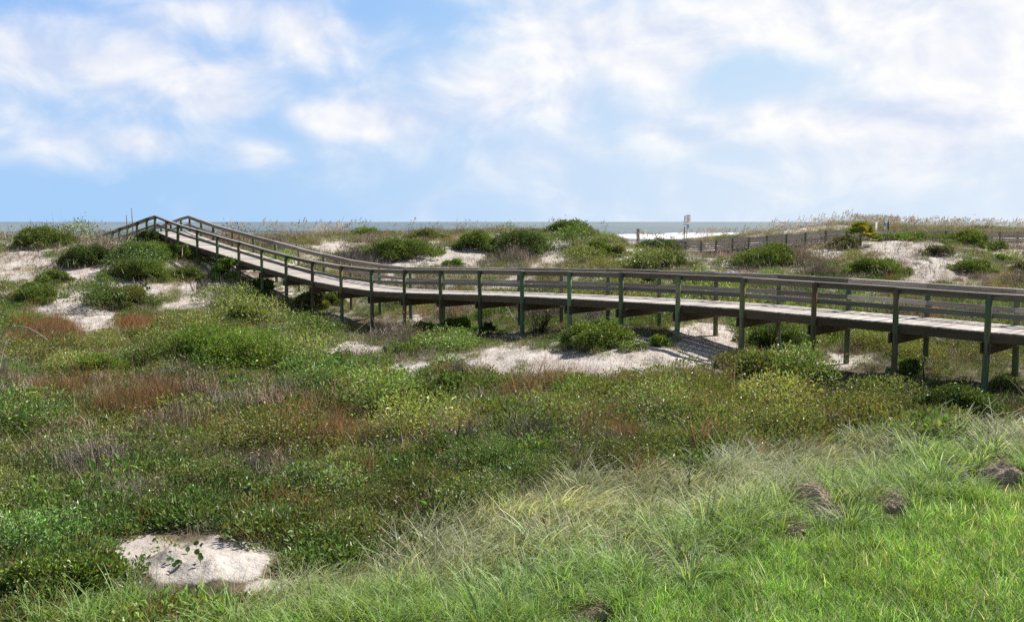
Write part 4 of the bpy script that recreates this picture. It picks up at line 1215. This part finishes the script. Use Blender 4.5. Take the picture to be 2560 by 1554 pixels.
rr_ = rots(n, .1); rr_[:, 2] = rng.normal(0, .9, n)
scm = sc0[:, None] * np.array([1, 1, 1.0])
scatter('low_scrub', ast, Pm - [0, 0, .06], rr_, scm, np.where(mauve, rng.integers(10, 14, n), np.where(oliv, rng.integers(6, 10, n), rng.integers(0, 6, n))), tints(Pm, 1, .2, .35), label='mounded low green scrub filling the hollow and dune slopes')

# -- dry wisps and litter on bare sand
P2, u2, v2 = candidates(60000, 10, 110, 1.3)
s2 = sandiness(u2, v2, P2[:, 0], P2[:, 1])
m = (s2 > .35) & (v2 < 1300) & (rng.random(len(P2)) < 1.25 * (fbm(P2[:, 0] * .8, P2[:, 1] * .6, 2, 3)) ** 1.0)
P2 = P2[m]; n = len(P2)
ast = [asset('lt', twig_clump(16, .25, .16, (.30, .23, .18)), M_twig) for _ in range(4)]
scatter('sand_litter', ast, P2 - [0, 0, .01], rots(n, .5), np.repeat((np.exp(rng.normal(.1, .4, n)) * np.clip(P2[:, 1] / 36, .7, 1.8))[:, None], 3, 1), rng.integers(0, 4, n), tints(P2, 2, amp=.3), label='dry stems strewn over the bare sand')

# -- single big tussocks along the lawn edge
TUSS = [(1470, 1392, .30), (1545, 1440, .34), (1335, 1478, .26), (1700, 1405, .34), (1760, 1352, .34), (1852, 1345, .36), (1900, 1300, .34), (1960, 1292, .34), (2150, 1262, .34), (2190, 1205, .34), (2285, 1268, .30), (2345, 1240, .34), (2440, 1178, .32), (2300, 1160, .34), (1640, 1360, .3), (1585, 1345, .3), (1410, 1440, .28), (1200, 1510, .26), (1270, 1545, .28), (2120, 1330, .26), (2480, 1150, .34), (2050, 1330, .22), (1725, 1475, .26), (1400, 1520, .3), (1600, 1500, .3)]
tm = []
for _ in range(4):
    nb = 130; b = np.zeros((nb, 3)); b[:, :2] = rng.normal(0, .075, (nb, 2)); b[:, 2] = -.02
    az_ = np.arctan2(b[:, 1], b[:, 0]) + rng.normal(0, .5, nb)
    v_, q_, c_ = blades(b, az_, rng.uniform(.3, .72, nb), rng.uniform(0, .55, nb), rng.uniform(.5, 1.9, nb), .016, 7, vary((.07, .165, .032), nb, .25, .07), vary((.46, .58, .30), nb, .35, .07))
    me_ = mesh('grass_tussock', v_, [q_], c_); me_.materials.append(M_grass); tm.append(me_)
for i_, (x_, y_, s_) in enumerate(TUSS):
    p_, d_ = hit(x_, y_)
    o_ = obj('grass_tussock', tm[i_ % 4], label='tall arching green grass tussock standing along the lawn edge', cat='grass tussock', group='green grass tussocks along the lawn edge', loc=p_)
    o_.rotation_euler = (0, 0, rng.uniform(0, 6.28)); k_ = s_ / .33 * rng.uniform(1.05, 1.4); o_.scale = (k_, k_, k_)

TP_ = np.array([hit(x_, y_)[0][:2] for x_, y_, _ in TUSS])


def near_tuss(P, r):
    return (((P[:, None, :2] - TP_[None]) ** 2).sum(2) < r * r).any(1)


# -- lawn
P3, u3, v3 = candidates(60000, 8.0, 24, 1.2, .62)
lt = lawn_top(u3) + 34 * (fbm(P3[:, 0] * 1.3, P3[:, 1] * 1.3, 2, 3) - .5) * 2
nt_ = near_tuss(P3, .26)
m = (v3 > lt) & ~near_clod(u3, v3) & ~nt_; Pl = P3[m]; n = len(Pl)
LW, LWT = (.145, .29, .05), (.29, .46, .12)
ast = [asset('lw', grass_clump(17, .11, .26, .0112, LW, LWT, .75, 1.0) + grass_clump(2, .1, .27, .011, (.5, .48, .3), (.62, .6, .42), 1.1, .9), M_grass) for _ in range(7)]
r = rots(n, .15)
scatter('lawn_grass', ast, Pl - [0, 0, .01], r, np.exp(rng.normal(0, .2, (n, 1))) * np.array([1, 1, 1.0]), rng.integers(0, 7, n), tints(Pl * [3, 3, 1], 3, .33, .3, .4), label='bright green lawn grass in the near right corner')

# -- taller green tufts along the lawn edge
m = (v3 > lt - 105) & (v3 < lt + 25) & (fbm(P3[:, 0] * 1.0 + 4, P3[:, 1] * 1.0, 1, 3) > .47) & (rng.random(len(P3)) < .35) & ~near_clod(u3, v3) & ~nt_
Pt = P3[m]; n = len(Pt)
ast = [asset('tt', grass_clump(38, .12, .44, .011, (.13, .26, .04), (.36, .50, .17), .5, 1.6, None, .7, 6), M_grass) for _ in range(5)]
r = rots(n, .1); r[:, 2] = rng.uniform(0, 6.28, n)
scatter('tall_green_grass', ast, Pt - [0, 0, .01], r, np.exp(rng.normal(0, .22, (n, 1))) * np.array([1, 1, 1.0]), rng.integers(0, 5, n), tints(Pt, 1, .15, .2, .3), label='taller green grass arching along the lawn edge')

# -- pale wispy grass band, bent by the wind
m = (v3 > pale_top(u3) - 22 + 30 * (fbm(P3[:, 0], P3[:, 1] * 1.1, 4, 3) - .5)) & (v3 < lt + 6) & (rng.random(len(P3)) < .42) & ~near_clod(u3, v3) & ~nt_
P4, u4, v4 = candidates(14000, 8.0, 26, 1.2, .62)
m4 = (v4 > pale_top(u4) - 30) & (v4 < pale_top(u4) + 60)
Pp = np.concatenate([P3[m], P4[m4]]); n = len(Pp)
up_, vp_ = proj(Pp); tp = (vp_ - pale_top(up_)) / np.maximum(lawn_top(up_) - pale_top(up_), 20)
ast = [asset('pg', grass_clump(18, .16, .46, .0115, (.15, .205, .075), (.56, .55, .38), .6, 1.8, 0.1, .5, 6), M_grass) for _ in range(5)] + [asset('ph', grass_clump(18, .16, .42, .012, (.14, .24, .055), (.40, .48, .23), .6, 1.7, 0.1, .7, 6), M_grass) for _ in range(3)]
r = rots(n, .1); r[:, 2] = rng.normal(0, .3, n) + 2.6 * (fbm(Pp[:, 0] * .9, Pp[:, 1] * .9, 1, 2) - .5)
tus = .5 + 1.0 * fbm(Pp[:, 0] * 1.6 + 9, Pp[:, 1] * 1.6, 3, 2)
scatter('pale_grass', ast, Pp - [0, 0, .01], r, np.exp(rng.normal(0, .25, (n, 1))) * tus[:, None] * np.array([1, 1, .9]), np.where(rng.random(n) < np.clip(1.0 - .9 * tp, .1, .95), rng.integers(0, 5, n), rng.integers(5, 8, n)), tints(Pp, 2, .22, .2, .25), label='pale wispy grass bent to the right by wind')

# -- sea oats: on the far right dune and along the skyline
pts = []
for (x0, x1, y0, y1, cnt) in [(1920, 2080, 560, 585, 260), (2060, 2230, 552, 572, 420), (2220, 2400, 560, 576, 200), (2380, 2620, 560, 576, 170), (1590, 1960, 596, 606, 110), (650, 880, 588, 606, 60), (880, 1180, 578, 592, 22), (1180, 1560, 576, 596, 14), (460, 640, 598, 612, 8), (1760, 1900, 590, 600, 40), (1, 260, 592, 600, 5)]:
    for _ in range(cnt):
        x = rng.uniform(x0, x1); y = rng.uniform(y0, y1)
        if x > 1850 and y < 590:
            dd = rng.uniform(95, 109); a = (x - 1280) / F * dd
            pts.append([a, dd, 0])
        else:
            q, dd = hit(x, y, 55); pts.append(q)
Po = np.array(pts); Po[:, 2] = ground(Po[:, 0], Po[:, 1]); uo_, vo_ = proj(Po); Po = Po[~((blob_sum(SAND, uo_, vo_) > .7) & (rng.random(len(Po)) < .8))]
Po[:, 2] = ground(Po[:, 0], Po[:, 1]) - .03; n = len(Po)
ast = [asset('so', oats(3, 1.1) + grass_clump(16, .2, .45, .012, (.26, .25, .1), (.42, .38, .2), .5, 1.0, 0, .7), M_dry) for _ in range(5)]
r = rots(n, .06); r[:, 2] = rng.normal(0, .4, n)
scatter('sea_oats', ast, Po, r, np.exp(rng.normal(0, .18, (n, 1))) * np.array([1, 1, 1.0]), rng.integers(0, 5, n), tints(Po, 1, .15, .2), label='sea oats with drooping seed heads along the dune skyline')
# dense straw green grass of the far right dune
Pd = np.stack([np.zeros(9000)] * 3, 1); Pd[:, 1] = rng.uniform(93, 116, 9000); Pd[:, 0] = rng.uniform(.24, .62, 9000) * Pd[:, 1]; Pd[:, 2] = ground(Pd[:, 0], Pd[:, 1])
ud, vd = proj(Pd); sd_ = sandiness(ud, vd, Pd[:, 0], Pd[:, 1])
Pd = Pd[(sd_ < .6) & (rng.random(len(Pd)) < np.interp(ud, [1900, 2200, 2350, 2560], [1, 1, .55, .4])) & (ud > 1880 + 60 * fbm(Pd[:, 0] * .2, Pd[:, 1] * .2, 1, 2))]; n = len(Pd)
ast = [asset('fg', grass_clump(40, .3, .55, .016, (.24, .25, .09), (.42, .40, .21), .5, 1.0, 0.1, .6), M_dry) for _ in range(4)]
r = rots(n, .06); r[:, 2] = rng.normal(0, .4, n)
scatter('far_dune_grass', ast, Pd - [0, 0, .03], r, np.exp(rng.normal(0, .18, (n, 1))) * np.array([1, 1, 1.0]), rng.integers(0, 4, n), tints(Pd, 3, .15, .25), label='dense straw green grass on the far right dune')

# ------------------------------------------------------------------ sun and sky
SUN_AZ, SUN_EL = R(54), R(48)      # azimuth measured to the right of the view
sd = bpy.data.lights.new('sun', 'SUN'); sd.energy = 5.0; sd.angle = R(.6); sd.color = (1, .95, .88)
so = bpy.data.objects.new('sun', sd); COL.objects.link(so)
so.rotation_euler = (R(90) - SUN_EL, 0, math.pi - SUN_AZ)
w = bpy.data.worlds.new('World'); SC.world = w; w.use_nodes = True
nt = w.node_tree; nt.nodes.clear()
out = N(nt, 'ShaderNodeOutputWorld'); bg = N(nt, 'ShaderNodeBackground'); bg.inputs[1].default_value = .06
nt.links.new(bg.outputs[0], out.inputs[0])
sky = N(nt, 'ShaderNodeTexSky', sky_type='NISHITA', sun_disc=False, sun_elevation=SUN_EL, sun_rotation=SUN_AZ, air_density=1.0, dust_density=.6, ozone_density=1.5, altitude=0)
tc = N(nt, 'ShaderNodeTexCoord')
sp = N(nt, 'ShaderNodeSeparateXYZ'); nt.links.new(tc.outputs['Generated'], sp.inputs[0])
az = math_(nt, 'ARCTAN2', sp.outputs[0], sp.outputs[1]); el = math_(nt, 'ARCSINE', sp.outputs[2])
cv = N(nt, 'ShaderNodeCombineXYZ'); nt.links.new(az, cv.inputs[0]); nt.links.new(el, cv.inputs[1])


def field(blobs):
    tot = None
    for (x, y, rx, ry, a) in blobs:
        ax, ey = math.atan((x - 1280) / F), (554 - y) / F
        s1 = N(nt, 'ShaderNodeVectorMath', operation='SUBTRACT'); nt.links.new(cv.outputs[0], s1.inputs[0]); s1.inputs[1].default_value = (ax, ey, 0)
        s2 = N(nt, 'ShaderNodeVectorMath', operation='MULTIPLY'); nt.links.new(s1.outputs[0], s2.inputs[0]); s2.inputs[1].default_value = (F / rx, F / ry, 0)
        s3 = N(nt, 'ShaderNodeVectorMath', operation='LENGTH'); nt.links.new(s2.outputs[0], s3.inputs[0])
        g = ramp(nt, s3.outputs['Value'], 0, 1.7, a, 0)
        tot = g if tot is None else math_(nt, 'ADD', tot, g)
    return tot


CL = [(650, 250, 500, 160, .12), (130, 175, 260, 60, .5), (420, 235, 230, 60, .42), (500, 80, 260, 55, .45), (800, 100, 120, 70, .5), (110, 385, 200, 55, .32), (390, 375, 80, 32, .4), (670, 405, 70, 40, .35), (850, 312, 120, 40, .6), (690, 185, 150, 40, .2), (570, 290, 90, 50, .35),
      (1180, 215, 150, 60, .5), (1330, 270, 160, 70, .45), (1050, 290, 150, 60, .4), (1000, 110, 50, 50, .2), (1480, 130, 300, 90, .5), (1620, 200, 120, 100, .4), (1950, 60, 480, 110, .6), (2250, 190, 330, 130, .5), (2480, 150, 220, 260, .5), (1850, 320, 180, 55, .45), (2280, 340, 330, 90, .45), (1500, 370, 220, 45, .22), (1250, 430, 200, 40, .12), (1250, 10, 220, 30, .4)]
GAP = [(1050, 60, 190, 80, .35), (1890, 215, 170, 55, .42), (200, 25, 300, 40, .35), (1480, 320, 120, 40, .15), (2080, 105, 90, 50, .15), (300, 500, 900, 70, .25), (2370, 270, 110, 30, .2), (650, 330, 120, 30, .2)]
fld = math_(nt, 'SUBTRACT', field(CL), field(GAP))


def cloud_noise(loc):
    mp = N(nt, 'ShaderNodeMapping'); nt.links.new(cv.outputs[0], mp.inputs[0]); mp.inputs['Scale'].default_value = (10, 14.5, 1); mp.inputs['Location'].default_value = loc
    n = N(nt, 'ShaderNodeTexNoise', i_Scale=1.0, i_Detail=7.0, i_Roughness=.54, i_Distortion=.35); nt.links.new(mp.outputs[0], n.inputs['Vector'])
    return n.outputs[0]


n1, n1b = cloud_noise((3.1, 1.7, 0)), cloud_noise((2.96, 1.50, 0))
high = ramp(nt, el, .26, .6, 0, .15)
dens_in = math_(nt, 'ADD', math_(nt, 'ADD', math_(nt, 'MULTIPLY', n1, .95), math_(nt, 'MULTIPLY', fld, .62)), high)
dens = ramp(nt, dens_in, .33, .93)
side = ramp(nt, az, -.45, .2, 0, 1)
lit = math_(nt, 'ADD', math_(nt, 'ADD', math_(nt, 'MULTIPLY', math_(nt, 'SUBTRACT', n1, n1b), 3.2), .45), math_(nt, 'MULTIPLY', side, .22), clamp=True)
K = 10 / 1.414 / .6
cc = mixc(nt, (.68 * K, .75 * K, .93 * K), (1.02 * K, 1.01 * K, 1.0 * K), lit)
low = ramp(nt, el, .04, .27, 0, 1)
blue = mixc(nt, mixc(nt, (.40 * K, .635 * K, .95 * K), (.70 * K, .82 * K, .96 * K), ramp(nt, az, -.45, .4)),
            mixc(nt, (.265 * K, .50 * K, .94 * K), (.52 * K, .75 * K, .97 * K), ramp(nt, az, -.45, .45)), low)
front = math_(nt, 'MULTIPLY', ramp(nt, math_(nt, 'ABSOLUTE', az), .65, 1.15, 1, 0), ramp(nt, math_(nt, 'ABSOLUTE', el), .28, .5, 1, 0))
skyc = mixc(nt, sky.outputs[0], blue, front)
fin = mixc(nt, skyc, cc, math_(nt, 'MULTIPLY', math_(nt, 'MULTIPLY', dens, .95), math_(nt, 'ADD', math_(nt, 'MULTIPLY', front, .92), .08)))
nt.links.new(fin, bg.inputs[0])

# ------------------------------------------------------------------ render settings
SC.render.engine = 'CYCLES'
SC.view_settings.view_transform = 'Standard'; SC.view_settings.look = 'None'; SC.view_settings.gamma = 1; SC.view_settings.exposure = 0.5
cy = SC.cycles
cy.max_bounces = 6; cy.diffuse_bounces = 3; cy.glossy_bounces = 2; cy.transmission_bounces = 4; cy.transparent_max_bounces = 4
cy.use_denoising = False
cy.sample_clamp_indirect = 4.0
